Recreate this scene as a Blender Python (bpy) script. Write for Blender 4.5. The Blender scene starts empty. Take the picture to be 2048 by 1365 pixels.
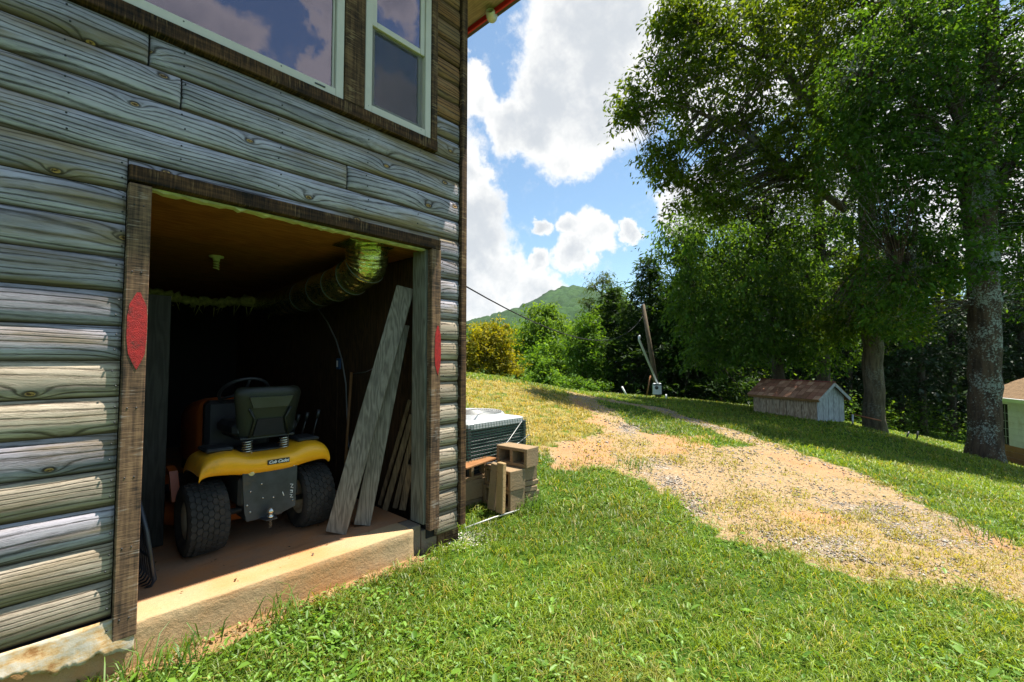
import bpy, bmesh, math, random
import numpy as np
from mathutils import Vector, Matrix
random.seed(7)
RNG = np.random.default_rng(11)
SC = bpy.context.scene
COL = SC.collection

# ---------------------------------------------------------------- camera
FPX, CX, CY, W0 = 900.0, 1024.0, 682.5, 2048.0
HORIZON = 722.0
PITCH = math.atan((HORIZON - CY) / FPX)
YAW = math.atan(0.92 * math.cos(PITCH))
EYE = 1.31
cF, sF = math.cos(YAW), math.sin(YAW)
CAM = np.array([0.0, 0.0, EYE])
FW = np.array([cF * math.cos(PITCH), sF * math.cos(PITCH), math.sin(PITCH)])
UP = np.array([-cF * math.sin(PITCH), -sF * math.sin(PITCH), math.cos(PITCH)])
RT = np.array([sF, -cF, 0.0])
cd = bpy.data.cameras.new('camera')
cam = bpy.data.objects.new('camera', cd); COL.objects.link(cam)
cd.sensor_width = 36.0
cd.lens = FPX / W0 * 36.0
cd.clip_start = 0.05; cd.clip_end = 4000
M = Matrix(((RT[0], UP[0], -FW[0], CAM[0]), (RT[1], UP[1], -FW[1], CAM[1]), (RT[2], UP[2], -FW[2], CAM[2]), (0, 0, 0, 1)))
cam.matrix_world = M
SC.camera = cam

# ---------------------------------------------------------------- light and exposure
SUN = Vector((0.30, -0.15, 1.0)).normalized()
SUN_STRENGTH = 5.0
SKY_STRENGTH = 0.08
SC.view_settings.view_transform = 'Standard'
SC.view_settings.look = 'None'
SC.view_settings.exposure = 1.27
SC.view_settings.gamma = 1.0
SC.view_settings.use_curve_mapping = False
ld = bpy.data.lights.new('sun', 'SUN'); ld.energy = SUN_STRENGTH; ld.angle = math.radians(0.5); ld.color = (1.0, 0.95, 0.86)
sun = bpy.data.objects.new('sun', ld); COL.objects.link(sun)
sun.rotation_euler = SUN.to_track_quat('Z', 'Y').to_euler()
sun.location = (0, 0, 40)


def px_dir(x, y):
    return FW + (x - CX) / FPX * RT + (CY - y) / FPX * UP


def P(x, y, D):
    """world point seen at photo pixel (x, y) at depth D metres"""
    return CAM + px_dir(x, y) * D


def on_y(x, y, Y):
    d = px_dir(x, y); return CAM + d * (Y / d[1])


# ---------------------------------------------------------------- node helper
class N:
    def __init__(self, tree):
        self.t = tree; self.nd = tree.nodes; self.lk = tree.links

    def put(self, sock, v):
        if v is None: return
        if isinstance(v, bpy.types.NodeSocket): self.lk.new(v, sock)
        elif isinstance(v, (tuple, list)):
            n = len(sock.default_value)
            v = tuple(v)
            if len(v) < n: v = v + (1.0,) * (n - len(v))
            sock.default_value = v[:n]
        else:
            try: sock.default_value = v
            except TypeError: sock.default_value = (v,) * len(sock.default_value)

    def node(self, typ, ins=None, out=0, **kw):
        n = self.nd.new(typ)
        for k, v in kw.items(): setattr(n, k, v)
        for k, v in (ins or {}).items(): self.put(n.inputs[k], v)
        return n.outputs[out] if out is not None else n

    def m(self, op, a, b=None, c=None, clamp=False):
        d = {0: a}
        if b is not None: d[1] = b
        if c is not None: d[2] = c
        return self.node('ShaderNodeMath', d, operation=op, use_clamp=clamp)

    def vm(self, op, a, b=None):
        d = {0: a}
        if b is not None: d[1] = b
        n = self.node('ShaderNodeVectorMath', d, out=None, operation=op)
        return n.outputs['Value'] if op in ('DOT_PRODUCT', 'LENGTH', 'DISTANCE') else n.outputs[0]

    def noise(self, vec, scale=5, detail=4, rough=0.55, dist=0.0):
        return self.node('ShaderNodeTexNoise', {'Vector': vec, 'Scale': scale, 'Detail': detail, 'Roughness': rough, 'Distortion': dist})

    def mapv(self, vec, scale=(1, 1, 1), loc=(0, 0, 0)):
        return self.node('ShaderNodeMapping', {'Vector': vec, 'Scale': scale, 'Location': loc})

    def ramp(self, fac, stops, interp='LINEAR'):
        n = self.nd.new('ShaderNodeValToRGB'); self.put(n.inputs[0], fac)
        cr = n.color_ramp; cr.interpolation = interp
        while len(cr.elements) < len(stops): cr.elements.new(0.5)
        for e, (p, c) in zip(cr.elements, stops):
            e.position = p; e.color = (c, c, c, 1) if not isinstance(c, (tuple, list)) else tuple(c)[:3] + (1,)
        return n.outputs[0]

    def sstep(self, v, lo, hi):
        return self.node('ShaderNodeMapRange', {0: v, 1: lo, 2: hi, 3: 0.0, 4: 1.0}, interpolation_type='SMOOTHSTEP')

    def mix(self, fac, a, b, blend='MIX'):
        n = self.nd.new('ShaderNodeMix'); n.data_type = 'RGBA'; n.blend_type = blend
        self.put(n.inputs[0], fac); self.put(n.inputs[6], a); self.put(n.inputs[7], b)
        return n.outputs[2]

    def sep(self, v):
        n = self.node('ShaderNodeSeparateXYZ', {0: v}, out=None); return n.outputs

    def comb(self, x, y, z):
        return self.node('ShaderNodeCombineXYZ', {0: x, 1: y, 2: z})

    def bump(self, h, strength=0.3, dist=0.01, nrm=None):
        return self.node('ShaderNodeBump', {'Height': h, 'Strength': strength, 'Distance': dist, 'Normal': nrm})

    def tc(self, which='Object'):
        return self.node('ShaderNodeTexCoord', out=which)

    def rnd(self):
        return self.node('ShaderNodeObjectInfo', out='Random')

    def attr(self, name, out='Color'):
        return self.node('ShaderNodeAttribute', out=out, attribute_name=name)


def material(name):
    m = bpy.data.materials.new(name); m.use_nodes = True
    m.node_tree.nodes.clear()
    n = N(m.node_tree)
    out = m.node_tree.nodes.new('ShaderNodeOutputMaterial')
    return m, n, out


def principled(n, out, color, rough=0.7, metal=0.0, spec=0.3, normal=None, **extra):
    b = n.nd.new('ShaderNodeBsdfPrincipled')
    n.put(b.inputs['Base Color'], color); n.put(b.inputs['Roughness'], rough); n.put(b.inputs['Metallic'], metal)
    n.put(b.inputs['Specular IOR Level'], spec)
    if normal is not None: n.put(b.inputs['Normal'], normal)
    for k, v in extra.items(): n.put(b.inputs[k.replace('_', ' ')], v)
    n.lk.new(b.outputs[0], out.inputs['Surface'])
    return b


def simple(name, col, rough=0.6, metal=0.0, var=0.25, scale=8.0, bump=0.0, spec=0.3, dirt=None, dirt_amt=0.5):
    m, n, out = material(name)
    co = n.tc()
    f = n.noise(co, scale, 6, 0.65)
    dark = tuple(c * (1 - var) for c in col); lite = tuple(min(1, c * (1 + var)) for c in col)
    c = n.ramp(f, [(0.3, dark), (0.7, lite)])
    if dirt:
        d = n.sstep(n.noise(co, scale * 0.45, 8, 0.7), 0.5, 0.68)
        c = n.mix(n.m('MULTIPLY', d, dirt_amt), c, dirt)
    nrm = n.bump(n.noise(co, scale * 6, 4, 0.6), bump, 0.01) if bump else None
    r = n.ramp(f, [(0.2, max(0.02, rough - 0.12)), (0.8, min(1, rough + 0.12))])
    principled(n, out, c, r, metal, spec, nrm)
    return m


# ---------------------------------------------------------------- world: sky and clouds
world = bpy.data.worlds.new('World'); SC.world = world; world.use_nodes = True
wt = world.node_tree; wt.nodes.clear(); n = N(wt)
wout = wt.nodes.new('ShaderNodeOutputWorld')
bg = wt.nodes.new('ShaderNodeBackground'); bg.inputs[1].default_value = SKY_STRENGTH
wt.links.new(bg.outputs[0], wout.inputs[0])
sky = wt.nodes.new('ShaderNodeTexSky'); sky.sky_type = 'NISHITA'; sky.sun_disc = False
sky.sun_elevation = math.asin(SUN.z); sky.sun_rotation = math.atan2(SUN.x, SUN.y)
sky.altitude = 700; sky.air_density = 1.0; sky.dust_density = 0.6; sky.ozone_density = 2.0
dirv = n.tc('Generated')
warp = n.vm('SCALE', n.vm('SUBTRACT', n.node('ShaderNodeTexNoise', {'Vector': dirv, 'Scale': 7.0, 'Detail': 8.0, 'Roughness': 0.62}, out=1), (0.5, 0.5, 0.5)))
warp.node.inputs['Scale'].default_value = 0.17
dw = n.vm('NORMALIZE', n.vm('ADD', dirv, warp))
# cloud heaps of the photograph: (pixel x, pixel y, angular radius in pixels)
CLOUDS = [(1170, 90, 150), (1110, 200, 110), (1230, 190, 120), (1260, 60, 130), (1010, 240, 62), (1170, 265, 80), (1060, 230, 60),
          (935, 190, 52), (920, 110, 30), (915, 340, 55), (945, 430, 70), (935, 500, 90), (1000, 560, 60), (1080, 590, 62), (1150, 505, 44),
          (1185, 462, 44), (1140, 440, 28), (1085, 441, 24), (1258, 470, 26), (1080, 520, 26), (1390, 400, 75), (1450, 330, 50),
          (950, 618, 55), (880, 600, 150), (700, 350, 260), (1420, 90, 170), (1640, 60, 170), (1830, 260, 150), (1600, 430, 120), (1980, 450, 160), (2150, 150, 230)]
# heaps behind the viewer, the ones mirrored in the window panes
BEHIND = [(340, 40, 120), (440, 100, 100), (520, 170, 62), (645, 40, 46), (640, 130, 46), (780, 20, 52), (800, 200, 50), (250, -60, 120), (480, -90, 60), (720, -100, 70)]
acc = None
for (x, y, r, back) in [c + (0,) for c in CLOUDS] + [b + (1,) for b in BEHIND]:
    d0 = px_dir(x, y); d0 = d0 / np.linalg.norm(d0)
    if back: d0 = d0 * np.array([1, -1, 1])
    u = (x - CX) / FPX; v = (CY - y) / FPX
    ang = r / FPX / (1 + u * u + v * v) ** 0.75
    dt = n.vm('DOT_PRODUCT', dw, tuple(float(k) for k in d0))
    v_ = n.m('DIVIDE', n.m('SUBTRACT', dt, math.cos(ang * 1.22)), 1 - math.cos(ang * 1.22))
    acc = v_ if acc is None else n.m('MAXIMUM', acc, v_)
inner = n.m('MAXIMUM', acc, 0.0)
# the same kind of cumulus over the rest of the sky
sx = n.sep(dirv)
gen = n.noise(n.mapv(dirv, (3.1, 3.1, 6.0), (1.7, 4.2, 0.9)), 1.0, 9, 0.6)
gen = n.m('MULTIPLY', n.m('SUBTRACT', gen, 0.52), 3.2)
infrm = n.sstep(n.vm('DOT_PRODUCT', dirv, tuple(float(k) for k in (px_dir(1100, 350) / np.linalg.norm(px_dir(1100, 350))))), 0.80, 0.90)
gen = n.m('MULTIPLY', gen, n.m('SUBTRACT', 1.0, infrm))
dens = n.m('MAXIMUM', inner, gen)
fine = n.noise(dirv, 18.0, 8, 0.68)
dens2 = n.m('ADD', dens, n.m('MULTIPLY_ADD', n.m('SUBTRACT', fine, 0.5), 1.0, n.m('MULTIPLY', n.m('SUBTRACT', n.noise(dirv, 52.0, 6, 0.7), 0.5), 0.45)))
mask = n.sstep(dens2, 0.04, 0.58)
# grey undersides: thick middles seen from below
body = n.noise(dirv, 5.5, 5, 0.55)
thick = n.sstep(n.m('ADD', dens, n.m('MULTIPLY_ADD', n.m('SUBTRACT', body, 0.5), 2.6, n.m('MULTIPLY', n.m('SUBTRACT', fine, 0.5), 1.2))), 0.40, 1.35)
CLOUD_HI, CLOUD_LO = 5.6, 3.5
ccol = n.mix(thick, (CLOUD_HI, CLOUD_HI * 0.99, CLOUD_HI * 0.97), (CLOUD_LO, CLOUD_LO * 1.06, CLOUD_LO * 1.13))
skyc = n.mix(0.10, n.mix(1.0, sky.outputs[0], (0.92, 1.08, 1.05), 'MULTIPLY'), (3.6, 4.3, 4.8))
SKY_TINT = skyc.node
final = n.mix(mask, skyc, ccol)
wt.links.new(final, bg.inputs[0])


# ---------------------------------------------------------------- object helpers
def tag(o, label=None, cat=None, group=None, kind=None):
    if label: o['label'] = label
    if cat: o['category'] = cat
    if group: o['group'] = group
    if kind: o['kind'] = kind
    return o


def thing(name, label, cat, loc=(0, 0, 0), rotz=0.0, group=None):
    o = bpy.data.objects.new(name, None); COL.objects.link(o)
    o.empty_display_size = 0.2
    o.location = loc; o.rotation_euler = (0, 0, rotz)
    return tag(o, label, cat, group)


class MB:
    """collects shapes, then links them as ONE mesh object"""
    def __init__(self): self.bm = bmesh.new()

    def box(self, x0, x1, y0, y1, z0, z1, bevel=0.0, mat=None, jit=0.0):
        vs = [self.bm.verts.new((x, y, z)) for x in (x0, x1) for y in (y0, y1) for z in (z0, z1)]
        if jit:
            for v in vs: v.co += Vector((random.uniform(-jit, jit), random.uniform(-jit, jit), random.uniform(-jit, jit)))
        fs = [(0, 1, 3, 2), (4, 6, 7, 5), (0, 4, 5, 1), (2, 3, 7, 6), (0, 2, 6, 4), (1, 5, 7, 3)]
        faces = [self.bm.faces.new([vs[i] for i in f]) for f in fs]
        if bevel:
            es = list({e for f in faces for e in f.edges})
            r = bmesh.ops.bevel(self.bm, geom=es, offset=bevel, segments=1, affect='EDGES', profile=0.5)
            vs = list({v for f in r['faces'] for v in f.verts})
            vs = list({v for v in vs} | {v for f in r['faces'] for e in f.edges for g in e.link_faces for v in g.verts})
        if mat is not None:
            for v in vs: v.co = mat @ v.co
        return vs

    def beam(self, a, b, w, t, wdir, bevel=0.003):
        """board from a to b, width w along wdir, thickness t"""
        a = Vector(a); b = Vector(b); d = (b - a); L = d.length; d.normalize()
        wv = Vector(wdir); wv = (wv - d * wv.dot(d)).normalized(); tv = d.cross(wv)
        m = Matrix(((wv.x, tv.x, d.x, a.x), (wv.y, tv.y, d.y, a.y), (wv.z, tv.z, d.z, a.z), (0, 0, 0, 1)))
        self.box(-w / 2, w / 2, -t / 2, t / 2, 0, L, bevel, m)
        return self

    def tube(self, pts, rad, seg=8, caps=True):
        pts = [Vector(p) for p in pts]
        rs = rad if isinstance(rad, (list, tuple)) else [rad] * len(pts)
        rings = []; prev = None
        for i, p in enumerate(pts):
            d = (pts[min(i + 1, len(pts) - 1)] - pts[max(i - 1, 0)])
            if d.length < 1e-9: d = Vector((0, 0, 1))
            d.normalize()
            if prev is None:
                a = d.orthogonal().normalized()
            else:
                a = prev - d * prev.dot(d)
                a = a.normalized() if a.length > 1e-6 else d.orthogonal().normalized()
            prev = a; b = d.cross(a)
            rings.append([self.bm.verts.new(p + (a * math.cos(2 * math.pi * k / seg) + b * math.sin(2 * math.pi * k / seg)) * rs[i]) for k in range(seg)])
        for r0, r1 in zip(rings, rings[1:]):
            for k in range(seg):
                f = self.bm.faces.new((r0[k], r0[(k + 1) % seg], r1[(k + 1) % seg], r1[k])); f.smooth = True
        if caps:
            self.bm.faces.new(rings[0][::-1]); self.bm.faces.new(rings[-1])
        return self

    def lathe(self, prof, seg=24, mat=None, smooth=True, close=False):
        """profile [(r, z)...] turned about local z"""
        rings = []
        for r, z in prof:
            rings.append([self.bm.verts.new((r * math.cos(2 * math.pi * k / seg), r * math.sin(2 * math.pi * k / seg), z)) for k in range(seg)])
        pairs = list(zip(rings, rings[1:]))
        if close: pairs.append((rings[-1], rings[0]))
        for r0, r1 in pairs:
            for k in range(seg):
                f = self.bm.faces.new((r0[k], r0[(k + 1) % seg], r1[(k + 1) % seg], r1[k])); f.smooth = smooth
        if mat is not None:
            for r in rings:
                for v in r: v.co = mat @ v.co
        return rings

    def poly(self, pts, thick=None):
        """flat polygon, optionally extruded by vector thick"""
        vs = [self.bm.verts.new(p) for p in pts]
        f = self.bm.faces.new(vs)
        if thick is not None:
            t = Vector(thick)
            ws = [self.bm.verts.new(Vector(p) + t) for p in pts]
            self.bm.faces.new(ws[::-1])
            for i in range(len(vs)):
                j = (i + 1) % len(vs)
                self.bm.faces.new((vs[j], vs[i], ws[i], ws[j]))
        return self

    def grid(self, fn, nu, nv, smooth=True):
        vs = [[self.bm.verts.new(fn(i / nu, j / nv)) for j in range(nv + 1)] for i in range(nu + 1)]
        for i in range(nu):
            for j in range(nv):
                f = self.bm.faces.new((vs[i][j], vs[i + 1][j], vs[i + 1][j + 1], vs[i][j + 1])); f.smooth = smooth
        return vs

    def build(self, name, mat, parent=None):
        bmesh.ops.recalc_face_normals(self.bm, faces=self.bm.faces[:])
        me = bpy.data.meshes.new(name); self.bm.to_mesh(me); self.bm.free()
        if mat: me.materials.append(mat)
        o = bpy.data.objects.new(name, me); COL.objects.link(o)
        if parent: o.parent = parent
        return o


def link_copy(o, parent=None, loc=None, rot=None):
    c = o.copy(); COL.objects.link(c)
    if parent is not None: c.parent = parent
    if loc is not None: c.location = loc
    if rot is not None: c.rotation_euler = rot
    return c


def copy_tree(o, parent=None):
    c = o.copy(); COL.objects.link(c); c.parent = parent
    for ch in [x for x in bpy.data.objects if x.parent == o]: copy_tree(ch, c)
    return c


def np_mesh(name, verts, faces, mat, parent=None, colors=None, attrs=None, smooth=False):
    """fast mesh from numpy arrays; faces (F, k)"""
    me = bpy.data.meshes.new(name)
    F, k = faces.shape
    me.vertices.add(len(verts)); me.vertices.foreach_set('co', np.ascontiguousarray(verts, dtype=np.float32).ravel())
    me.loops.add(F * k); me.loops.foreach_set('vertex_index', np.ascontiguousarray(faces, dtype=np.int32).ravel())
    me.polygons.add(F); me.polygons.foreach_set('loop_start', np.arange(0, F * k, k, dtype=np.int32))
    if smooth: me.polygons.foreach_set('use_smooth', np.ones(F, dtype=bool))
    me.update(calc_edges=True); me.validate()
    if colors is not None:
        a = me.attributes.new('Col', 'FLOAT_COLOR', 'POINT')
        c4 = np.ones((len(verts), 4), dtype=np.float32); c4[:, :3] = colors
        a.data.foreach_set('color', c4.ravel())
    for nm, arr in (attrs or {}).items():
        a = me.attributes.new(nm, 'FLOAT', 'POINT'); a.data.foreach_set('value', np.ascontiguousarray(arr, dtype=np.float32))
    if mat: me.materials.append(mat)
    o = bpy.data.objects.new(name, me); COL.objects.link(o)
    if parent: o.parent = parent
    return o


def vnoise(x, y, s, seed=0):
    """cheap smooth value noise in numpy, 0..1"""
    x = x * s + seed * 17.3; y = y * s + seed * 9.1
    xi = np.floor(x).astype(np.int64); yi = np.floor(y).astype(np.int64)
    fx = x - xi; fy = y - yi
    fx = fx * fx * (3 - 2 * fx); fy = fy * fy * (3 - 2 * fy)

    def h(a, b):
        v = (a * 374761393 + b * 668265263 + seed * 69069) & 0x7fffffff
        v = ((v ^ (v >> 13)) * 1274126177) & 0x7fffffff
        return ((v ^ (v >> 16)) & 0xffff) / 65535.0
    return (h(xi, yi) * (1 - fx) + h(xi + 1, yi) * fx) * (1 - fy) + (h(xi, yi + 1) * (1 - fx) + h(xi + 1, yi + 1) * fx) * fy


def fbm(x, y, s, seed=0, oct=4):
    t = 0; a = 0.5; tot = 0
    for k in range(oct):
        t = t + a * vnoise(x, y, s * 2 ** k, seed + k); tot += a; a *= 0.55
    return t / tot


# ---------------------------------------------------------------- materials
def log_material(name, light, mid, dark, brown=0.25):
    m, n, out = material(name)
    r = n.rnd(); s = n.sep(n.tc('UV'))
    X = n.m('ADD', s[0], n.m('MULTIPLY', r, 61.0)); Z = s[1]
    off = n.m('MULTIPLY', r, 43.0)
    low = n.noise(n.comb(n.m('MULTIPLY', X, 0.55), off, n.m('MULTIPLY', Z, 4.2)), 1.0, 2, 0.45)
    vor = n.node('ShaderNodeTexVoronoi', {'Vector': n.comb(n.m('MULTIPLY', X, 1.75), n.m('ADD', n.m('MULTIPLY', Z, 3.2), off), 0.0), 'Scale': 1.0, 'Randomness': 1.0}, out='Distance', voronoi_dimensions='2D')
    kd = n.m('DIVIDE', vor, n.m('MULTIPLY_ADD', n.noise(n.comb(n.m('MULTIPLY', X, 1.2), off, 0.0), 1.0, 1), 0.17, 0.015))
    k = n.m('POWER', 2.718, n.m('MULTIPLY', kd, -1.1))
    low2 = n.noise(n.comb(n.m('MULTIPLY', X, 1.6), off, n.m('MULTIPLY', Z, 15.0)), 1.0, 2, 0.5)
    f = n.m('ADD', n.m('MULTIPLY', Z, 215.0), n.m('ADD', n.m('MULTIPLY_ADD', low2, 9.0, n.m('MULTIPLY', low, 34.0)), n.m('MULTIPLY', k, 17.0)))
    g = n.m('MULTIPLY_ADD', n.m('SINE', f), 0.5, 0.5)
    fw = n.m('MULTIPLY', f, 0.55)
    streak = n.noise(n.comb(n.m('MULTIPLY', X, 4.0), off, fw), 1.0, 4, 0.7)
    speck = n.noise(n.comb(n.m('MULTIPLY', X, 22.0), off, n.m('MULTIPLY', Z, 330.0)), 1.0, 4, 0.7)
    mott = n.noise(n.comb(n.m('MULTIPLY', X, 1.7), off, n.m('MULTIPLY', Z, 9.0)), 1.0, 5, 0.6)
    grain = n.m('ADD', n.m('MULTIPLY', n.m('POWER', g, 5.0), n.m('MULTIPLY_ADD', mott, 1.6, -0.25)), n.m('ADD', n.m('MULTIPLY', n.m('SUBTRACT', streak, 0.5), 0.9), n.m('MULTIPLY', n.m('SUBTRACT', speck, 0.5), 1.15)), clamp=True)
    c = n.ramp(grain, [(0.0, light), (0.22, mid), (0.62, dark)])
    c = n.mix(n.m('MULTIPLY', n.sstep(mott, 0.42, 0.66), 0.55), c, tuple(q * 0.42 for q in mid))
    bro = n.m('MULTIPLY', n.sstep(n.noise(n.comb(n.m('MULTIPLY', X, 0.8), off, n.m('MULTIPLY', Z, 7.0)), 1.3, 5, 0.6), 0.45, 0.66), brown)
    c = n.mix(bro, c, n.mix(grain, (0.27, 0.20, 0.115), (0.075, 0.055, 0.035)))
    # weathered dirt along the lower edge, plus painted-in groove shade
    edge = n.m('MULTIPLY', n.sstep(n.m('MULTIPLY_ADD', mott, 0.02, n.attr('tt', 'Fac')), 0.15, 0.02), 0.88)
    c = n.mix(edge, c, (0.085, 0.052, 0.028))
    tone = n.ramp(r, [(0.0, 0.72), (1.0, 1.12)])
    c = n.mix(1.0, c, tone, 'MULTIPLY')
    # knots
    kk = n.sstep(kd, 0.36, 0.26)
    ring = n.m('MULTIPLY', n.sstep(kd, 0.66, 0.40), n.sstep(kd, 0.27, 0.36))
    c = n.mix(kk, c, n.mix(n.sstep(n.m('ADD', n.noise(n.tc(), 70, 4), n.m('MULTIPLY', kd, -0.9)), 0.25, 0.45), (0.44, 0.26, 0.085), (0.08, 0.042, 0.02)))
    c = n.mix(n.m('MULTIPLY', ring, 0.8), c, (0.045, 0.03, 0.02))
    h = n.m('ADD', n.m('MULTIPLY', grain, -1.0), n.m('MULTIPLY', streak, 0.5))
    principled(n, out, c, 0.82, 0, 0.2, n.bump(h, 0.75, 0.006))
    return m


MAT = {}
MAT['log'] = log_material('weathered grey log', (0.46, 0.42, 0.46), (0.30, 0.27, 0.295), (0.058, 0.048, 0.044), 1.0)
MAT['log_sunlit'] = log_material('sunlit weathered log', (0.50, 0.41, 0.31), (0.33, 0.265, 0.195), (0.075, 0.055, 0.04), 0.75)  # sunlit copy of the log: the sun's warmth is put into the tan
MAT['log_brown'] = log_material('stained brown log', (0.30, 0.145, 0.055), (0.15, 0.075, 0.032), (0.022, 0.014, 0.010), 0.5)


def sawn(name, c1, c2, c3, across='z', fleck=0.3, flc=(0.3, 0.2, 0.1)):
    """rough sawn board: saw marks across the length"""
    m, n, out = material(name)
    r = n.rnd(); co = n.vm('ADD', n.tc(), n.comb(n.m('MULTIPLY', r, 13.0), n.m('MULTIPLY', r, 29.0), n.m('MULTIPLY', r, 7.0)))
    sc_ = {'z': (9, 9, 125), 'x': (125, 9, 9)}[across]
    sc2 = {'z': (55, 55, 3), 'x': (3, 55, 55)}[across]
    saw = n.noise(n.mapv(co, sc_), 1.0, 3, 0.6)
    gr = n.noise(n.mapv(co, sc2), 1.0, 4, 0.6)
    bl = n.noise(co, 5.0, 6, 0.65)
    v = n.m('ADD', n.m('MULTIPLY', saw, 0.35), n.m('ADD', n.m('MULTIPLY', gr, 0.3), n.m('MULTIPLY', bl, 0.35)))
    c = n.ramp(v, [(0.41, c3), (0.5, c2), (0.59, c1)])
    fl = n.m('MULTIPLY', n.sstep(n.m('MULTIPLY', saw, n.noise(co, 9, 3)), 0.30, 0.40), fleck)
    c = n.mix(fl, c, flc)
    principled(n, out, c, 0.85, 0, 0.2, n.bump(v, 0.6, 0.006))
    return m


MAT['trim_v'] = sawn('rough dark brown trim', (0.17, 0.095, 0.045), (0.075, 0.04, 0.02), (0.016, 0.011, 0.009), 'z', .45, (.34, .24, .13))
MAT['trim_h'] = sawn('rough dark brown header', (0.12, 0.058, 0.024), (0.052, 0.025, 0.012), (0.012, 0.008, 0.006), 'x')
MAT['trim_grey'] = sawn('worn brown grey trim', (0.25, 0.15, 0.08), (0.14, 0.082, 0.048), (0.04, 0.028, 0.02), 'z', 0.5, (0.32, 0.3, 0.27))


def board_mat(name, light, dark, axis=2, scale=1.0):
    m, n, out = material(name)
    r = n.rnd(); co = n.vm('ADD', n.tc(), n.comb(n.m('MULTIPLY', r, 17.0), n.m('MULTIPLY', r, 5.0), n.m('MULTIPLY', r, 11.0)))
    a = [70, 70, 70]; a[axis] = 2.2
    b = [9, 9, 9]; b[axis] = 0.9
    g = n.noise(n.mapv(co, b), 1.0, 3, 0.5)
    rings = n.m('MULTIPLY_ADD', n.m('SINE', n.m('MULTIPLY', g, 75.0)), 0.5, 0.5)
    fi = n.noise(n.mapv(co, a), 1.0, 4, 0.65)
    v = n.m('ADD', n.m('MULTIPLY', rings, 0.45), n.m('MULTIPLY', fi, 0.6))
    c = n.ramp(v, [(0.25, light), (0.8, dark)])
    st = n.sstep(n.noise(co, 4.0, 6, 0.65), 0.45, 0.7)
    c = n.mix(n.m('MULTIPLY', st, 0.5), c, tuple(x * 0.45 for x in light))
    principled(n, out, c, 0.8, 0, 0.2, n.bump(v, 0.35, 0.003))
    return m


MAT['grey_board'] = board_mat('weathered grey board', (0.25, 0.215, 0.17), (0.12, 0.10, 0.078))
MAT['stud'] = board_mat('greenish jamb stud', (0.22, 0.21, 0.165), (0.11, 0.10, 0.078))
MAT['scrap'] = board_mat('scrap wood', (0.26, 0.17, 0.09), (0.11, 0.07, 0.04))
MAT['osb'] = board_mat('brown panel ceiling', (0.42, 0.16, 0.045), (0.25, 0.085, 0.022), 0)
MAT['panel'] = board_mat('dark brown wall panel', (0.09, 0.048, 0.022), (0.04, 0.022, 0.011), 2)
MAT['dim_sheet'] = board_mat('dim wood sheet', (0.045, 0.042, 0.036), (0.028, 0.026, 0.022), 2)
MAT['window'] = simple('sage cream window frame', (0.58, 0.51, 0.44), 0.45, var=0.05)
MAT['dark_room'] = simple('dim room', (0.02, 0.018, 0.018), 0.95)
MAT['red'] = simple('faded red paint', (0.36, 0.016, 0.014), 0.6, var=0.35, scale=40, bump=0.5, dirt=(0.10, 0.025, 0.018), dirt_amt=0.9)
MAT['foam'] = simple('yellowed foam strip', (0.62, 0.60, 0.34), 0.8, var=0.2, scale=20, bump=0.5)
MAT['insul'] = simple('torn insulation', (0.35, 0.34, 0.12), 0.8, var=0.5, scale=25, bump=0.6)


def concrete(name, base, clay, amt):
    m, n, out = material(name)
    co = n.tc()
    a = n.noise(co, 3.0, 8, 0.65); b = n.noise(co, 45, 5, 0.7); c1 = n.noise(co, 1.3, 5, 0.6)
    c = n.ramp(n.m('ADD', n.m('MULTIPLY', a, 0.6), n.m('MULTIPLY', b, 0.4)), [(0.3, tuple(x * 0.72 for x in base)), (0.7, tuple(min(1, x * 1.15) for x in base))])
    c = n.mix(n.m('MULTIPLY', n.sstep(n.m('ADD', n.m('MULTIPLY', c1, 0.6), n.m('MULTIPLY', a, 0.4)), 0.40, 0.62), amt), c, clay)
    st = n.noise(n.mapv(co, (1.2, 6, 14)), 1.6, 6, 0.7)
    c = n.mix(n.m('MULTIPLY', n.sstep(st, 0.55, 0.72), 0.55), c, tuple(x * 0.5 for x in clay))
    pit = n.sstep(n.noise(co, 30, 3, 0.5), 0.70, 0.76)
    c = n.mix(pit, c, (0.06, 0.04, 0.025))
    principled(n, out, c, 0.88, 0, 0.2, n.bump(n.m('SUBTRACT', n.m('ADD', a, b), pit), 0.5, 0.012))
    return m


MAT['slab'] = concrete('clay stained concrete slab', (0.32, 0.19, 0.11), (0.42, 0.17, 0.06), 0.95)
MAT['sill_conc'] = concrete('pale concrete step', (0.42, 0.30, 0.165), (0.44, 0.20, 0.07), 0.85)
MAT['block'] = concrete('grey cinder block', (0.27, 0.195, 0.115), (0.27, 0.155, 0.07), 0.5)
MAT['found'] = concrete('foundation', (0.20, 0.17, 0.13), (0.2, 0.11, 0.055), 0.6)

m, n, out = material('window glass')
fr = n.node('ShaderNodeFresnel', {'IOR': 2.5})
gl = n.node('ShaderNodeBsdfGlossy', {'Color': (0.88, 0.82, 1.0, 1), 'Roughness': 0.01})
tr = n.node('ShaderNodeBsdfTransparent', {'Color': (0.8, 0.8, 0.9, 1)})
ms = n.node('ShaderNodeMixShader', {0: fr, 1: tr, 2: gl})
n.lk.new(ms, out.inputs[0]); MAT['glass'] = m

m, n, out = material('insect screen')
tr = n.node('ShaderNodeBsdfTransparent', {'Color': (1, 1, 1, 1)})
df = n.node('ShaderNodeBsdfDiffuse', {'Color': (0.10, 0.10, 0.11, 1)})
n.lk.new(n.node('ShaderNodeMixShader', {0: 0.28, 1: tr, 2: df}), out.inputs[0]); MAT['screen'] = m

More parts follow.
